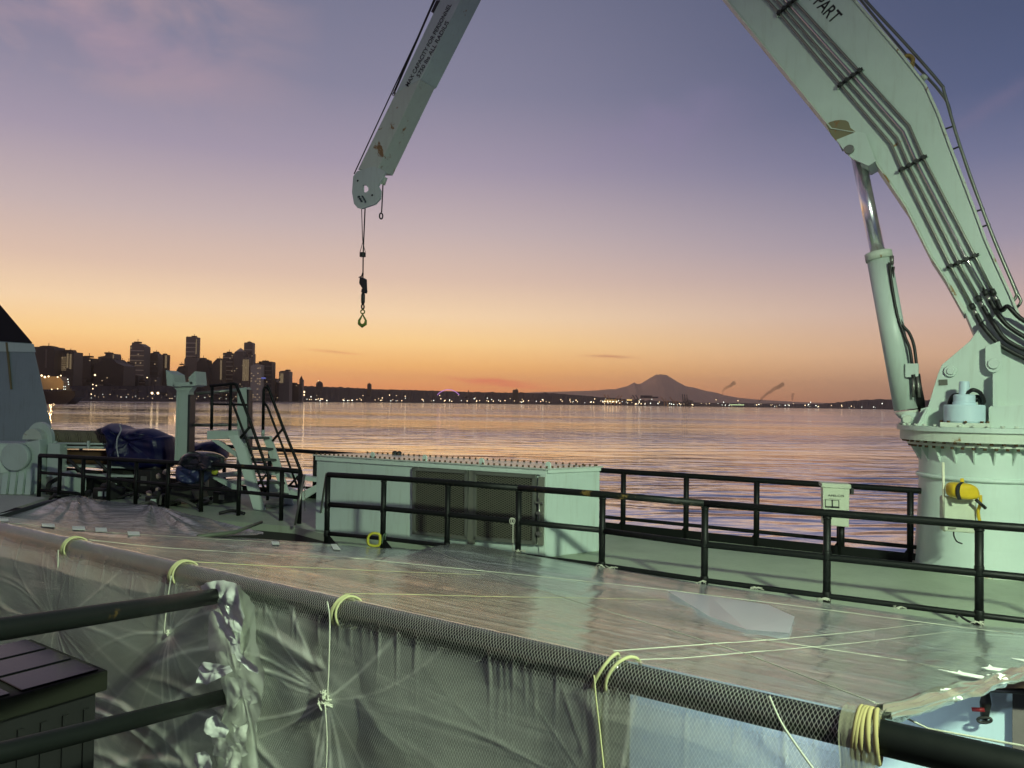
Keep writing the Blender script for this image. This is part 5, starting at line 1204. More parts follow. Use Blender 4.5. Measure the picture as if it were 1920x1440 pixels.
def rail_pt(u): return near_line(X0 + (X1 - X0) * u)
LN = (rail_pt(1) - rail_pt(0)).length
farp = [(-260, 950, 10.6), (0, 968, 10.5), (160, 985, 10.55), (400, 1004, 10.6), (600, 1018, 10.55), (700, 1027, 10.5), (800, 1031, 10.4), (850, 1019, 10.6), (905, 1024, 10.4), (970, 1037, 10.2), (1130, 1063, 9.66), (1322, 1095, 8.95), (1551, 1130, 8.3), (1836, 1172, 7.6), (2078, 1190, 7.0)]
FPs = [P(*p) for p in farp]; cum = [0]
for a, b in zip(FPs, FPs[1:]): cum.append(cum[-1] + (b - a).length)
def far_pt(u):
    s_ = u * cum[-1]
    for i in range(len(FPs) - 1):
        if s_ <= cum[i + 1] + 1e-9: return FPs[i].lerp(FPs[i + 1], (s_ - cum[i]) / (cum[i + 1] - cum[i]))
    return FPs[-1]
NU, NV = 420, 90
mb = MB(); vs = []; uvs = []
for j in range(NV + 1):
    v = (j / NV) ** 1.25
    for i in range(NU + 1):
        u = i / NU; c = rail_pt(u); n0 = c + nd_ * (RF * .62) + ZUP * (RF * .80); f0 = far_pt(u)
        p = n0.lerp(f0, v); L = (f0 - n0).length
        env = math.sin(math.pi * min(1, v)) ** .5
        w = .030 * noise.noise(Vector((p.x * .7 + p.y * .35, v * 9 + u * 2, 3))) + .020 * noise.noise(Vector((p.x * .8, v * 24 + p.x * .6, 8))) + .006 * noise.noise(Vector((u * 90, v * 2, 5))) * (v > .02)
        w -= .09 * math.sin(math.pi * v)
        vs.append(p + ZUP * (w * env)); uvs.append((u * LN, v * L))
fs = [(j * (NU + 1) + i, j * (NU + 1) + i + 1, (j + 1) * (NU + 1) + i + 1, (j + 1) * (NU + 1) + i) for j in range(NV) for i in range(NU)]
mb.add(vs, fs, True); top_o = mb.build('top_film', FILMT, film_root, uv=uvs)
bvh = BVHTree.FromPolygons(vs, fs)
def onfilm(px, py, lift=.008):
    r = ray(px, py).normalized(); h = bvh.ray_cast(CAM, r)
    return (h[0] + ZUP * lift) if h[0] is not None else None
# curtain: over the pipe and down
ties = []
def cur_uv(px, py):
    n_ = -nd_; p0 = near_line(0) - nd_ * RF; r = ray(px, py); t = (p0 - CAM).dot(n_) / r.dot(n_); p = CAM + r * t
    return ((p - rail_pt(0)).dot((rail_pt(1) - rail_pt(0)).normalized()), CZ - .76 - p.z), p
for px, py, A_ in ((110, 1165, .03), (316, 1186, .030), (612, 1311, .05), (1150, 1520, .035), (436, 1180, .012), (1420, 1300, .012)): ties.append((*cur_uv(px, py)[0], A_))
import numpy as np
NU2 = 920; NR = 170; HC = 1.02; NA = 9
S_ = np.linspace(0, LN, NU2 + 1); DN = np.linspace(0, HC, NR + 1)[1:]
SS, DD = np.meshgrid(S_, DN)
rs = np.random.RandomState(4)
def vnoise(x, y, seed):            # smooth value noise
    r0 = np.random.RandomState(seed).rand(64, 64) * 2 - 1
    xi = np.floor(x).astype(int); yi = np.floor(y).astype(int); fx = x - xi; fy = y - yi
    fx = fx * fx * (3 - 2 * fx); fy = fy * fy * (3 - 2 * fy)
    g = lambda a, b: r0[(xi + a) % 64, (yi + b) % 64]
    return (g(0, 0) * (1 - fx) + g(1, 0) * fx) * (1 - fy) + (g(0, 1) * (1 - fx) + g(1, 1) * fx) * fy
kin = np.minimum(1, DD / .10)
off = .022 * kin + .026 * vnoise(SS * 1.6, DD * 2.2, 1) * kin + .010 * vnoise(SS * 5, DD * 3, 2) * kin
gat_glint = np.zeros_like(SS)  # whiter folds: layered film plus crease glints put into the colour
for (su_, sv_, A_) in ties:
    du = SS - su_; dv = DD - sv_; r2 = np.hypot(du, dv); an = np.arctan2(dv, du)
    off += -A_ * 1.1 * np.exp(-r2 / .09) * kin
    nray = int(20 + A_ * 640)
    for k in range(nray):
        a0 = rs.uniform(-math.pi, math.pi); bend = (rs.rand() - .5) * 1.1; Lr = rs.uniform(.08, .5) * (.6 + A_ * 18); amp_ = rs.uniform(.1, 1) ** 1.5
        dev = np.angle(np.exp(1j * (an - a0 - bend * r2))) * r2; w_ = .003 + .011 * r2 * rs.uniform(.6, 1.4)
        line = np.exp(-(dev / w_) ** 2) * np.exp(-r2 / Lr) * np.minimum(1, r2 / .03) * amp_
        off += line * (.0015 + .007 * np.minimum(r2, .5)) * (A_ / .03) ** .5 * (kin * .8 + .2)
        gat_glint += line * 1.9 * min(1.6, (A_ / .042) ** 1.5) * (rs.rand() < .6)
    gat_glint += .6 * np.exp(-(r2 / .035) ** 2)
for k in range(150):                # short gathers hanging from the pipe
    c0 = rs.rand() * LN; L0 = rs.uniform(.03, .16); l_ = np.exp(-((SS - c0 - .15 * DD * (rs.rand() - .5)) / .0035) ** 2) * np.exp(-DD / L0); off += l_ * .004; gat_glint += l_ * rs.uniform(0, .5)
for k in range(14):                 # long slack folds swinging between the tied points
    c0 = rs.rand() * LN; d0 = rs.uniform(.15, .9); sl = rs.uniform(-.35, .35); Lw = rs.uniform(.2, .6)
    dev = DD - d0 - sl * (SS - c0) - .35 * (SS - c0) ** 2; l_ = np.exp(-(dev / rs.uniform(.010, .022)) ** 2) * np.exp(-((SS - c0) / Lw) ** 2) * kin; off += l_ * .012; gat_glint += l_ * .45
A0 = np.array(rail_pt(0)); xdn = np.array((rail_pt(1) - rail_pt(0)).normalized()); ndn = np.array(nd_)
off = np.maximum(off, -.006 - .03 * np.minimum(1, np.abs(DD - .44) / .1) * 0)
pos = []; guv = []; gg = []
for k in range(NA):
    th_ = R(52) + R(128) * k / (NA - 1); rr_ = RF + .0015 + .003 * np.abs(vnoise(S_ * 14, S_ * 0 + k * .3, 5))
    pos.append(A0 + S_[:, None] * xdn + rr_[:, None] * (math.cos(th_) * ndn) + (rr_ * math.sin(th_))[:, None] * np.array([0, 0, 1.0]))
    guv.append(np.stack([S_, np.full_like(S_, -RF * (math.pi - th_))], 1)); gg.append(np.full_like(S_, -.8))
for k in range(NR):
    pos.append(A0 + S_[:, None] * xdn - (RF + .0015 + off[k])[:, None] * ndn - DN[k] * np.array([0, 0, 1.0])); guv.append(np.stack([S_, np.full_like(S_, DN[k])], 1)); gg.append(gat_glint[k] - .8 * math.exp(-(DN[k] / .035) ** 2))
pos = np.concatenate(pos); guv = np.concatenate(guv); gg = np.clip(np.concatenate(gg), -.8, 1)
rows_ = NA + NR; idx = np.arange(rows_ * (NU2 + 1)).reshape(rows_, NU2 + 1)
quad = np.stack([idx[:-1, 1:], idx[:-1, :-1], idx[1:, :-1], idx[1:, 1:]], -1).reshape(-1, 4)
pos -= np.array(film_root.location)
me = bpy.data.meshes.new('side_film'); me.vertices.add(len(pos)); me.vertices.foreach_set('co', pos.ravel())
me.loops.add(quad.size); me.loops.foreach_set('vertex_index', quad.ravel()); me.polygons.add(len(quad)); me.polygons.foreach_set('loop_start', np.arange(0, quad.size, 4)); me.polygons.foreach_set('loop_total', np.full(len(quad), 4))
me.update(calc_edges=True); me.polygons.foreach_set('use_smooth', np.ones(len(quad), bool))
ul = me.uv_layers.new(name='UVMap'); ul.data.foreach_set('uv', guv[quad.ravel()].ravel())
ga = me.attributes.new('gather_glint', 'FLOAT', 'POINT'); ga.data.foreach_set('value', gg)
me.materials.append(FILMC); so_ = bpy.data.objects.new('side_film', me); COL.objects.link(so_); so_.parent = film_root
# rolled hem on the free edge
hem = [VP(1662, 1345, near_line(X1), Vector((0, 1, 0)))]
e0 = rail_pt(1) + nd_ * .03 + ZUP * .045; e1 = far_pt(1)
hp_ = []
for k in range(31):
    t_ = k / 30; p = e0.lerp(e1, t_); p = p + ZUP * (-.03 * math.sin(math.pi * t_) ** .5) ; hp_.append(p)
def wr_tube(path, r, amp, seed, name, m, par, sub=5, seg=26):
    fine = []
    for a, b in zip(path, path[1:]):
        for k in range(sub): fine.append(a.lerp(b, k / sub))
    fine.append(path[-1]); mb = MB(); vs = []; n = len(fine)
    for i, p in enumerate(fine):
        t_ = (fine[min(n - 1, i + 1)] - fine[max(0, i - 1)]).normalized(); a = t_.cross(ZUP).normalized(); b = t_.cross(a)
        for j in range(seg):
            th = 2 * math.pi * j / seg
            q_ = r * (1 + amp * noise.noise(Vector((math.cos(th) * 2.6, math.sin(th) * 2.6, i * .13 + seed))) + amp * .5 * noise.noise(Vector((math.cos(th) * 6, math.sin(th) * 6, i * .25 + seed))))
            q_ *= 1 + .25 * noise.noise(Vector((i * .22, seed, 0)))
            vs.append(p + a * math.cos(th) * q_ * 1.15 + b * math.sin(th) * q_ * .8)
    mb.add(vs, [(i * seg + j, i * seg + (j + 1) % seg, (i + 1) * seg + (j + 1) % seg, (i + 1) * seg + j) for i in range(n - 1) for j in range(seg)], True)
    return mb.build(name, m, par)
wr_tube(hp_, .021, .9, 3, 'rolled_hem', film('gathered_hem', .8, 1.0, .5, tint=(.46, .46, .34), rough=.2), film_root)
# gathered bundle falling from the rail end
m_ = MB(); c_ = rail_pt(1); xd = (rail_pt(1) - rail_pt(0)).normalized()
rows = []
for k in range(13):
    a_ = R(70) + R(110) * k / 8 if k <= 8 else 0
    row = []
    for i in range(15):
        f_ = i / 14; xx = (f_ - .5) * (.085 if k <= 8 else .085 - .004 * (k - 8))
        rr = RF + .008 + .007 * abs(math.sin(f_ * 19 + k * .2))
        if k <= 8: p = c_ + xd * (xx - .035) + nd_ * (rr * math.cos(a_)) + ZUP * rr * math.sin(a_)
        else: p = c_ + xd * (xx - .035 + .01 * math.sin(k)) - nd_ * (rr + .004 * (k - 8)) - ZUP * (.06 * (k - 8))
        row.append(p)
    rows.append(row)
vs = [p for r_2 in rows for p in r_2]; m_.add(vs, [(j * 15 + i + 1, j * 15 + i, (j + 1) * 15 + i, (j + 1) * 15 + i + 1) for j in range(12) for i in range(14)], True)
o = m_.build('gathered_end', film('gathered_film', .45, 1.0, .6, tint=(.62, .60, .42)), film_root, uv=[((i % 15) * .007, (i // 15) * .02) for i in range(len(vs))])
# tied knots where the film is pinched
for k_, (px, py, rr) in enumerate(((612, 1311, .030), (316, 1186, .012), (113, 1165, .010))):
    (a_, b_), p = cur_uv(px, py); m_ = MB()
    for q_ in range(26 if k_ == 0 else 8):
        d1 = Vector((rnd.uniform(-1, 1), rnd.uniform(-1, 1), rnd.uniform(-1, 1))) * rr; d2 = Vector((rnd.uniform(-1, 1), rnd.uniform(-.5, .5), rnd.uniform(-1, 1))) * rr
        m_.tube(spline([p + d1, p - nd_ * rr * .6 + (d1 + d2) * .3, p + d2], 3), .0032, 6)
    m_.build('tie_knot', ROPEW, film_root, kind='stuff')

# rope lashings on the foreground rail
def lash(px, n, m, r, label, spread=.03, tilt=.25):
    (s_, _), p = cur_uv(px, 1100); c = rail_pt(s_ / LN) ; rt = thing('rope_lashing', c - ZUP * .06, label, 'rope', 'rope lashings on the foreground rail')
    for k in range(n):
        x_ = (k - (n - 1) / 2) * spread; rr = RF + .006 + r
        pts = [c + xd * (x_ + tilt * rr * math.sin(a_ + k)) + nd_ * (rr * math.cos(a_)) + ZUP * (rr * math.sin(a_)) + Vector((0, 0, 0)) for a_ in [2 * math.pi * j / 28 for j in range(28)]]
        mb = MB(); mb.tube(pts, r, 8, closed=True); mb.build('rope_turn', m, rt)
    return rt, c
lash(120, 3, ROPEY, .0045, 'yellow rope turns round the wrapped rail, farthest along it', .022)
lash(325, 3, ROPEY, .0045, 'yellow rope turns round the wrapped rail, second from the far end', .022)
lash(632, 3, ROPEY, .0048, 'yellow rope turns round the wrapped rail above the big pinched knot', .020)
lash(1140, 2, ROPEY, .005, 'two spread yellow rope turns over the wrapped rail at the thick post', .055, .5)
lash(1622, 5, plain('old_yellow_rope', (.34, .29, .12), .85), .0058, 'thick yellow binding at the end of the wrapped rail', .011, .1)
# cord dropping from the lashings
for (pts, lb, mm) in (([(622, 1125), (627, 1160), (625, 1250), (622, 1308)], 'pale cord running from the lashing down to the big knot', ROPEW), ([(1121, 1262), (1124, 1300), (1132, 1370), (1140, 1445)], 'pale yellow cord hanging down the film by the thick post', ROPEY),
                      ([(118, 1030), (116, 1100), (113, 1165)], 'cord hanging from the farthest lashing', ROPEW), ([(330, 1078), (322, 1130), (316, 1186)], 'cord hanging from the second lashing', ROPEW), ([(618, 1316), (622, 1380), (620, 1450)], 'cord trailing below the big knot', ROPEW),
                      ([(1447, 1300), (1470, 1350), (1500, 1395), (1540, 1450)], 'white cord slanting down the film near the rail end', ROPEW)):
    q_ = [cur_uv(x, y)[1] - nd_ * .022 for x, y in pts]; m_ = MB(); m_.tube(spline(q_, 5), .0028, 6); tag(m_.build('hanging_cord', mm), lb, 'cord')
# cords stretched over the top
for pts, rr, mm, lb in (([(560, 1040), (700, 1053), (900, 1072), (1080, 1090), (1250, 1108), (1500, 1139), (1700, 1165), (1900, 1190)], .0075, ROPEW, 'bright cord running the whole length of the cover beneath the deck railing'),
        ([(1150, 1227), (1300, 1215), (1450, 1203), (1600, 1188), (1730, 1172)], .0045, ROPEW, 'cord slanting away over the cover from the thick post lashing'),
        ([(1090, 1248), (1280, 1240), (1430, 1226), (1600, 1209), (1790, 1186)], .0035, ROPEW, 'faint cord slanting away over the cover next to the thick post one'),
        ([(778, 1018), (880, 1062), (1020, 1112), (1200, 1168), (1400, 1232), (1640, 1325)], .0045, ROPEW, 'long cord crossing the cover diagonally towards the rail end'),
        ([(1410, 1200), (1560, 1222), (1700, 1243), (1790, 1262)], .0035, ROPEW, 'faint cord leading to the tape strips at the free edge'),
        ([(645, 1118), (760, 1119), (900, 1122), (1100, 1124), (1250, 1127)], .0032, ROPEY, 'yellow cord leading off from the lashing above the big knot'),
        ([(335, 1056), (520, 1066), (700, 1073), (900, 1080)], .004, ROPEY, 'yellowish cord leading off from the second lashing'),
        ([(130, 1012), (300, 1030), (520, 1043), (700, 1050)], .004, ROPEW, 'thin cord leading off from the farthest lashing'),
        ([(0, 982), (200, 1000), (400, 1012), (640, 1025)], .007, ROPEW, 'pale cord along the back hem of the cover')):
    fine = []
    for (xa, ya), (xb, yb2) in zip(pts, pts[1:]):
        for k in range(14): fine.append((xa + (xb - xa) * k / 14, ya + (yb2 - ya) * k / 14))
    q_ = [onfilm(x, y, .010) for x, y in fine + [pts[-1]]]; q_ = [p for p in q_ if p]
    if len(q_) > 1: m_ = MB(); m_.tube(q_, rr * .42, 6); tag(m_.build('stretched_cord', mm), lb, 'cord')
a = onfilm(1560, 1290) ; m_ = MB(); st_ = [onfilm(1645, 1328, .01), P(1740, 1372 - 6, 2.3), P(1925, 1400, 1.95)]
m_.tube([p for p in st_ if p], .003, 8); tag(m_.build('guy_cord', ROPEW), 'pale cord leaving the cover past the bare rail end', 'cord')
# tape strips
def tape(pts, lb, lift=.012, grp='tape strips on the plastic cover', d=None):
    q_ = [onfilm(x, y, lift) if d is None else P(x, y, d) for x, y in pts]
    if any(p is None for p in q_): return
    m_ = MB(); m_.prism(q_, (0, 0, .003)); tag(m_.build('tape_strip', TAPE), lb, 'tape', grp)
hemd = lambda px: None
for k_, (pts, lb) in enumerate((([(1681, 1280), (1722, 1288), (1726, 1279), (1733, 1285), (1760, 1289), (1786, 1301), (1772, 1304), (1745, 1297), (1722, 1291)], 'torn tape strip with a curled tag, nearest the bare rail end'),
        ([(1758, 1261), (1795, 1267), (1798, 1263), (1806, 1267), (1840, 1273), (1853, 1277), (1846, 1281), (1800, 1272)], 'torn tape strip, second from the bare rail end'),
        ([(1840, 1257), (1852, 1256), (1855, 1251), (1862, 1256), (1895, 1261), (1888, 1265), (1850, 1260)], 'torn tape strip, third from the bare rail end'),
        ([(1895, 1238), (1925, 1241), (1925, 1246)], 'end of a torn tape strip at the frame edge'))): tape(pts, lb)
def hem_band(t0, t1, lb):
    i0 = t0 * 30; q_ = []
    for k in range(5):
        f_ = (t0 + (t1 - t0) * k / 4) * 30; i = min(29, int(f_)); q_.append(hp_[i].lerp(hp_[i + 1], f_ - i))
    tag(wr_tube(q_, .0225, .35, t0 * 50, 'tape_band', TAPE, None, 3), lb, 'tape', 'tape bands round the rolled hem')
hem_band(.088, .105, 'white tape band on the rolled hem, nearest the rail end'); hem_band(.20, .222, 'white tape band on the rolled hem, second along'); hem_band(.33, .355, 'white tape band on the rolled hem, third along')
for k_, (x, y, w_, h_) in enumerate(((4, 975, 22, 6), (90, 985, 24, 7), (147, 990, 24, 7), (189, 993, 22, 8), (250, 1000, 22, 7), (516, 1018, 14, 6))):
    tape([(x - w_ / 2, y - h_ / 2 + 2), (x + w_ / 2, y - h_ / 2 + 2.5), (x + w_ / 2 + 1, y + h_ / 2 + 2), (x - w_ / 2 + 1, y + h_ / 2 + 2)], 'pale tape patch on the back hem, number %s from the frame edge' % ['one', 'two', 'three', 'four', 'five', 'six'][k_])
for k_, (x, y) in enumerate(((628, 1026), (687, 1029), (727, 1031))):
    tape([(x - 8, y - 4), (x + 3, y - 4), (x + 11, y + 7), (x - 3, y + 6)], ['slanting tape tab below the housing, farthest from the yellow hoop', 'slanting tape tab just beside the yellow hoop', 'slanting tape tab past the yellow hoop'][k_])
# white translucent corner of film on the cover
q_ = [onfilm(x, y, .016) for x, y in ((1250, 1110), (1330, 1120), (1440, 1137), (1490, 1160), (1480, 1192), (1400, 1186), (1330, 1160))]
if all(q_): m_ = MB(); m_.add(q_, [tuple(range(len(q_)))]); tag(m_.build('loose_film_corner', film('milky_film', .62, .35, .0, tint=(.74, .80, .92), rough=.3)), 'milky pointed corner of a second film lying on the cover', 'film')
# tie scraps at the post feet
for k_, (px, py) in enumerate(((975, 1036), (1128, 1064), (1148, 1068), (1318, 1094), (1418, 1107), (1546, 1128), (1686, 1143), (1832, 1171))):
    p = P(px, py - 1, [10.15, 9.6, 9.5, 8.9, 8.6, 8.25, 7.9, 7.55][k_]); m_ = MB()
    for q_ in range(7):
        d1 = Vector((rnd.uniform(-1, 1) * .07, rnd.uniform(-.5, .5) * .05, rnd.uniform(-.2, 1) * .03)); d2 = Vector((rnd.uniform(-1, 1) * .09, rnd.uniform(-.5, .5) * .05, rnd.uniform(-.3, .8) * .03)); m_.tube([p + d1, p + (d1 + d2) * .3 + ZUP * .02, p + d2], .005, 5)
    tag(m_.build('twine_tie', ROPEW), 'knotted pale twine fixing the cover at %s' % ['the post before the mesh screens', 'the foot of the post at the housing corner', 'the low rail just past the housing corner', 'the first post foot past the housing', 'the low rail midway between two posts', 'the post foot below the marked box', 'the low rail before the last post', 'the last post foot in view'][k_], 'twine', 'twine ties on the deck railing')
m_ = MB(); m_.tube(spline([P(1793, 1157, 7.7), P(1798, 1153, 7.7), P(1806, 1159, 7.65), P(1818, 1166, 7.6), P(1830, 1170, 7.55)], 5), .012, 6); tag(m_.build('black_twine', RUBBER), 'loose black twine end beside the last post foot', 'twine')
m_ = MB(); ax0 = near_line(0)
c_ = P(972, 975, 10.1)
for k in range(2): m_.tube([P(959 + k * 3 + 3.5 * math.cos(a_), 977 + 5.5 * math.sin(a_), 10.12) for a_ in [2 * math.pi * j / 14 for j in range(14)]], .006, 6, closed=True)
m_.tube([P(962, 983, 10.12), P(961.5, 1034, 10.1)], .006, 6); tag(m_.build('white_twine', ROPEW), 'white twine looped on the middle rail and hanging straight down', 'twine')
# yellow hoop
m_ = MB(); hp2 = [(693, 1003), (700, 1000), (709, 1001), (712.5, 1006), (712, 1018), (709, 1023), (699, 1023.5), (691, 1020), (690, 1010)]
m_.tube(spline([P(x, y, 10.9) for x, y in hp2 + [hp2[0]]], 4)[:-1], .020, 8, closed=True); tag(m_.build('yellow_hoop', plain('hoop_yellow', (.42, .40, .03), .6)), 'yellow rope hoop hanging on the low rail in front of the housing', 'hoop')
m_ = MB(); m_.tube(spline([P(716, 1020, 10.9), P(718, 1006, 10.9), P(723, 1001, 10.9), P(722, 1012, 10.9)], 4), .012, 6); tag(m_.build('green_twine', plain('twine_green', (.05, .09, .05), .7)), 'dark green twine loop on the post beside the yellow hoop', 'twine')

# ------------------------------------------------------------------ torn white tape in the foreground
def crumple(poly, off, seed, lb, amp=.012, m=None):
    pts = [cur_uv(x, y)[1] - nd_ * (off + .045) for x, y in poly]
    c = sum(pts, Vector()) / len(pts); n = len(pts)
    if m is TAPE: pts = [c + (p - c) * 1.28 for p in pts]
    L = []
    for i in range(n):
        a, b = pts[i], pts[(i + 1) % n]
        for k in range(5): L.append(a.lerp(b, k / 5))
    vs = [c]; fs = []; rings = 6
    for r_ in range(1, rings + 1):
        for p in L: vs.append(c.lerp(p, r_ / rings))
    N = len(L)
    for j in range(N): fs.append((0, 1 + j, 1 + (j + 1) % N))
    for r_ in range(rings - 1):
        for j in range(N): a = 1 + r_ * N; fs.append((a + j, a + N + j, a + N + (j + 1) % N)); fs.append((a + j, a + N + (j + 1) % N, a + (j + 1) % N))
    out = []
    for v in vs:
        s_ = abs(noise.noise(v * 16 + Vector((seed, 0, 0)))) * 1.6 + abs(noise.noise(v * 38 + Vector((seed, 3, 0)))) * .35
        out.append(v - nd_ * (s_ * amp) + Vector((noise.noise(v * 40) * .003, 0, noise.noise(v * 50 + Vector((9, 9, seed))) * .003)))
    mb = MB(); mb.add(out, fs, True); o = mb.build('torn_tape', m or TAPE); tag(o, lb, 'tape', 'torn white tape on the foreground film'); return o
TR = bpy.data.materials.new('thin_tape'); TR.use_nodes = True; t = TR.node_tree; b = t.nodes['Principled BSDF']; b.inputs['Base Color'].default_value = (.78, .82, .70, 1); b.inputs['Roughness'].default_value = .5; b.inputs['Alpha'].default_value = .62
tp = [([(432, 1098), (470, 1092), (498, 1130), (500, 1200), (518, 1250), (512, 1310), (500, 1360), (506, 1450), (430, 1450), (422, 1380), (446, 1320), (430, 1250), (420, 1180), (428, 1130)], .0, 'long thin tape layer running down the film behind the brighter scraps', TR, .010),
      ([(427, 1097), (440, 1090), (462, 1087), (480, 1093), (489, 1108), (495, 1138), (487, 1160), (477, 1158), (478, 1130), (465, 1118), (452, 1122), (440, 1112)], .05, 'white tape folded over the end of the upper stair rail', TAPE, .018),
      ([(450, 1120), (476, 1125), (480, 1160), (478, 1180), (466, 1170), (460, 1145)], .045, 'white tape hanging from the fold, like a short tongue', TAPE, .02),
      ([(440, 1140), (452, 1146), (461, 1160), (482, 1172), (482, 1190), (472, 1190), (462, 1182), (454, 1164)], .040, 'slanting bright white tape scrap below the upper rail end', TAPE, .016),
      ([(470, 1195), (482, 1190), (484, 1214), (472, 1212)], .035, 'small narrow white tape scrap by the pulled cord', TAPE, .01),
      ([(421, 1240), (430, 1232), (466, 1238), (470, 1246), (450, 1256), (430, 1266), (420, 1262)], .05, 'curled white tape scrap above the lower rail end', TAPE, .02),
      ([(484, 1214), (500, 1226), (516, 1238), (514, 1248), (502, 1242), (486, 1228)], .035, 'slanting white tape scrap halfway down', TAPE, .014),
      ([(424, 1140), (440, 1132), (460, 1160), (478, 1212), (470, 1218), (420, 1210), (418, 1180)], .022, 'thin grey-green tape layer under the bright scraps', TR, .006),
      ([(455, 1258), (490, 1262), (516, 1288), (514, 1306), (500, 1310), (482, 1292), (470, 1316), (456, 1312)], .026, 'broad thin tape patch beside the lower rail end', TR, .008),
      ([(436, 1335), (450, 1328), (466, 1350), (464, 1362), (446, 1360), (436, 1350)], .05, 'bright tape scrap under the lower rail end', TAPE, .02),
      ([(476, 1336), (490, 1350), (505, 1336), (506, 1370), (494, 1384), (482, 1370)], .045, 'thin bright tape scrap with a forked top', TR, .02),
      ([(430, 1360), (460, 1356), (500, 1376), (498, 1400), (470, 1412), (436, 1400)], .03, 'wide grey-green tape piece low on the film', TR, .02),
      ([(412, 1400), (428, 1396), (440, 1412), (438, 1440), (424, 1440), (410, 1412)], .05, 'lowest bright tape scrap at the bottom of the view', TAPE, .02),
      ([(466, 1384), (486, 1396), (500, 1430), (480, 1450), (450, 1450), (460, 1410)], .04, 'lowest wide tape piece running out of the view', TR, .025)]
for k_, (pl, off, lb, mm, am) in enumerate(tp): crumple(pl, off, k_ * 5.3, lb, am, mm)
m_ = MB(); 
# ------------------------------------------------------------------ foreground left: cabinet and plank
cb_ = thing('dark_cabinet', P(100, 1440, 2.7), 'dark ribbed plastic cabinet with a shiny panelled lid in the near corner', 'cabinet')
Cc_ = P(203, 1256, 2.9); ca_ = Vector((-.82, .57, 0)).normalized(); cbv = Vector((-.57, -.82, 0)).normalized()
Wc, Dc = .62, .9
c4 = [Cc_, Cc_ + ca_ * Wc, Cc_ + ca_ * Wc + cbv * Dc, Cc_ + cbv * Dc]
m_ = MB(); m_.prism(c4, (0, 0, -.075)); m_.build('lid', plain('lid_olive', (.012, .013, .008), .6, spec=.2), cb_, bevel=.006)
m_ = MB(); ins = [p + (sum(c4, Vector()) / 4 - p) * .07 - Vector((0, 0, .076)) for p in c4]; m_.prism(ins, (0, 0, -.75)); m_.build('body', CABIN, cb_, bevel=.004)
k_ = 0
for i in range(3):
    for j in range(3):
        u0, u1, v0, v1 = .03 + i * .33, .33 + i * .33 - .01, .03 + j * .33, .33 + j * .33 - .01
        q_ = [c4[0] + ca_ * (Wc * a) + cbv * (Dc * b) + Vector((0, 0, .001)) for a, b in ((u0, v0), (u1, v0), (u1, v1), (u0, v1))]
        m_ = MB(); m_.prism(q_, (0, 0, .006)); m_.build('lid_panel', GLASSTOP, cb_, bevel=.002)
for i in range(11):
    p = ins[0] + cbv * (Dc * .9 * (i + .5) / 11) - Vector((0, 0, .36)); m_ = MB(); m_.box(p - ca_ * .004, .02, .012, .62, ax=cbv); m_.build('body_rib', CABIN, cb_)
for i in range(8):
    p = ins[0].lerp(ins[3], (i + .5) / 8); 
m_ = MB(); pz = [G(x, y, -1.72) for x, y in ((205, 1388), (222, 1378), (306, 1432), (298, 1450), (290, 1450))]; m_.prism(pz, (0, 0, .04)); tag(m_.build('orange_plank', WOOD), 'orange-brown plank on the deck beside the dark cabinet', 'plank')
m_ = MB(); pz = [G(x, y, -1.74) for x, y in ((275, 1376), (300, 1380), (330, 1400), (330, 1410), (300, 1394))]; m_.prism(pz, (0, 0, .04)); tag(m_.build('orange_batten', WOOD), 'second thin orange batten lying behind the plank', 'plank')

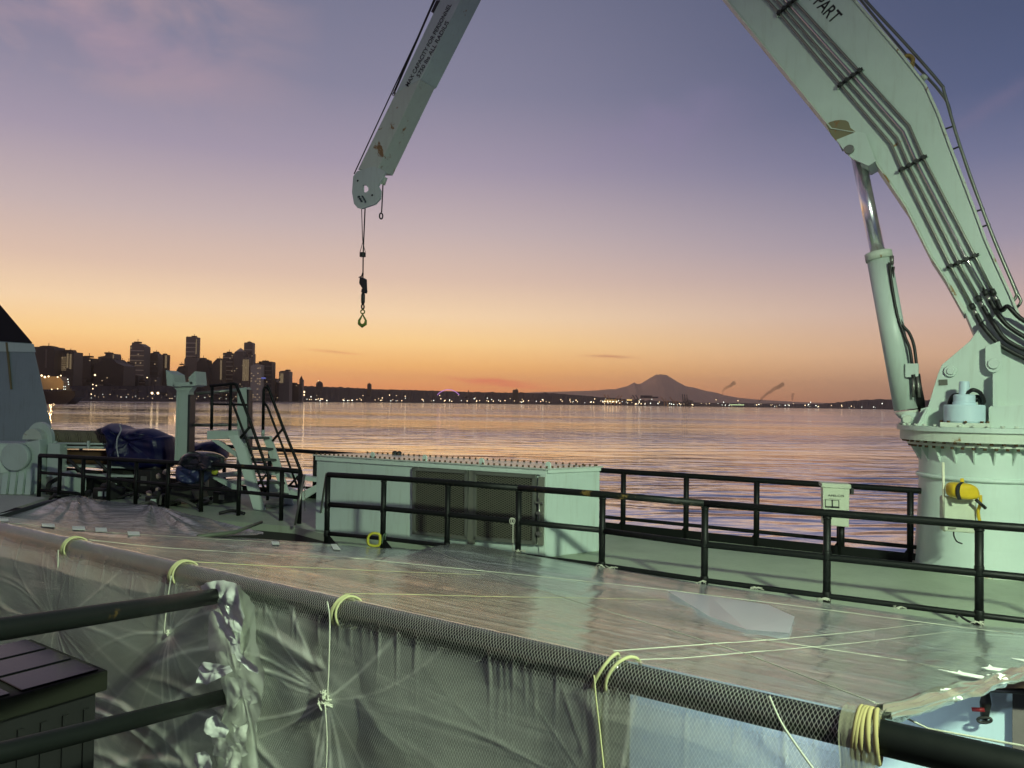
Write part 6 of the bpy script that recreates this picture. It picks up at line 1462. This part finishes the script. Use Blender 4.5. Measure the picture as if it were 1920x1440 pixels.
# ------------------------------------------------------------------ lower right: valve and beams under the deck edge
def wallpt(px, py, off=0):
    n_ = Vector((.573, 1, 0)).normalized(); p0 = V3(0, 10.18, 0) - n_ * off; r = ray(px, py); t = (p0 - CAM).dot(n_) / r.dot(n_); return CAM + r * t
vl = thing('pipe_valve', wallpt(1847, 1340), 'dark pipe valve with a red lever on the pale blue wall under the deck edge', 'valve')
m_ = MB(); m_.tube([wallpt(1849, 1296, .12), wallpt(1848, 1318, .12), wallpt(1846, 1345, .12)], [.03, .05, .035], 12); m_.build('valve_body', DARK, vl)
m_ = MB(); m_.cyl(wallpt(1849, 1294, .12), wallpt(1849, 1300, .0), .03, 10); m_.cyl(wallpt(1846, 1345, .12), wallpt(1846, 1348, 0), .03, 10); m_.build('pipe_stub', DARK, vl)
m_ = MB(); m_.cyl(wallpt(1822, 1330, .2), wallpt(1846, 1331, .2), .02, 8); m_.build('red_lever', plain('red_grip', (.28, .015, .02), .5), vl)
m_ = MB(); m_.tube([wallpt(1846 + 13 * math.cos(a_), 1350 + 5 * math.sin(a_), .16) for a_ in [2 * math.pi * k / 18 for k in range(18)]], .014, 8, closed=True); m_.build('hand_wheel', DARK, vl)
bmm = thing('deck_edge_beam', wallpt(1900, 1290), 'brown timber beams tucked under the deck edge above the valve', 'beam')
for k_, (y0, y1, x0) in enumerate(((1262, 1278, 1860), (1280, 1292, 1845))):
    m_ = MB(); m_.prism([wallpt(x0, y0, .5), wallpt(2010, y0 - 8, .5), wallpt(2010, y1 - 4, .5), wallpt(x0 - 6, y1, .5)], Vector((.573, 1, 0)) * .3); m_.build('beam', BROWN, bmm)
m_ = MB(); m_.cyl(wallpt(1840, 1291, .35), wallpt(2000, 1300, .35), .03, 8); m_.build('cable', RUBBER, bmm)
pn_ = thing('wall_panel', wallpt(1920, 1380), 'grey-brown panel with a dark upper half on the wall at the frame edge', 'panel')
m_ = MB(); m_.prism([wallpt(1898, 1297, .05), wallpt(2010, 1303, .05), wallpt(2010, 1332, .05), wallpt(1898, 1324, .05)], Vector((-.5, -.85, 0)) * .06); m_.build('dark_upper_panel', DARK, pn_)
m_ = MB(); m_.prism([wallpt(1898, 1325, .05), wallpt(2010, 1333, .05), wallpt(2010, 1500, .05), wallpt(1898, 1480, .05)], Vector((-.5, -.85, 0)) * .04); m_.build('lower_panel', plain('taupe', (.16, .14, .13), .7), pn_)
m_ = MB(); c_ = near_line(1.14) ; m_.tube([c_ + nd_ * (.043 * math.cos(a_)) + ZUP * (.043 * math.sin(a_)) for a_ in [R(100) + R(70) * k / 6 for k in range(7)]], .006, 6); tag(m_.build('paint_blob', plain('pale_yellow', (.5, .5, .25), .6)), 'pale yellow tape remnant on the bare rail', 'tape')
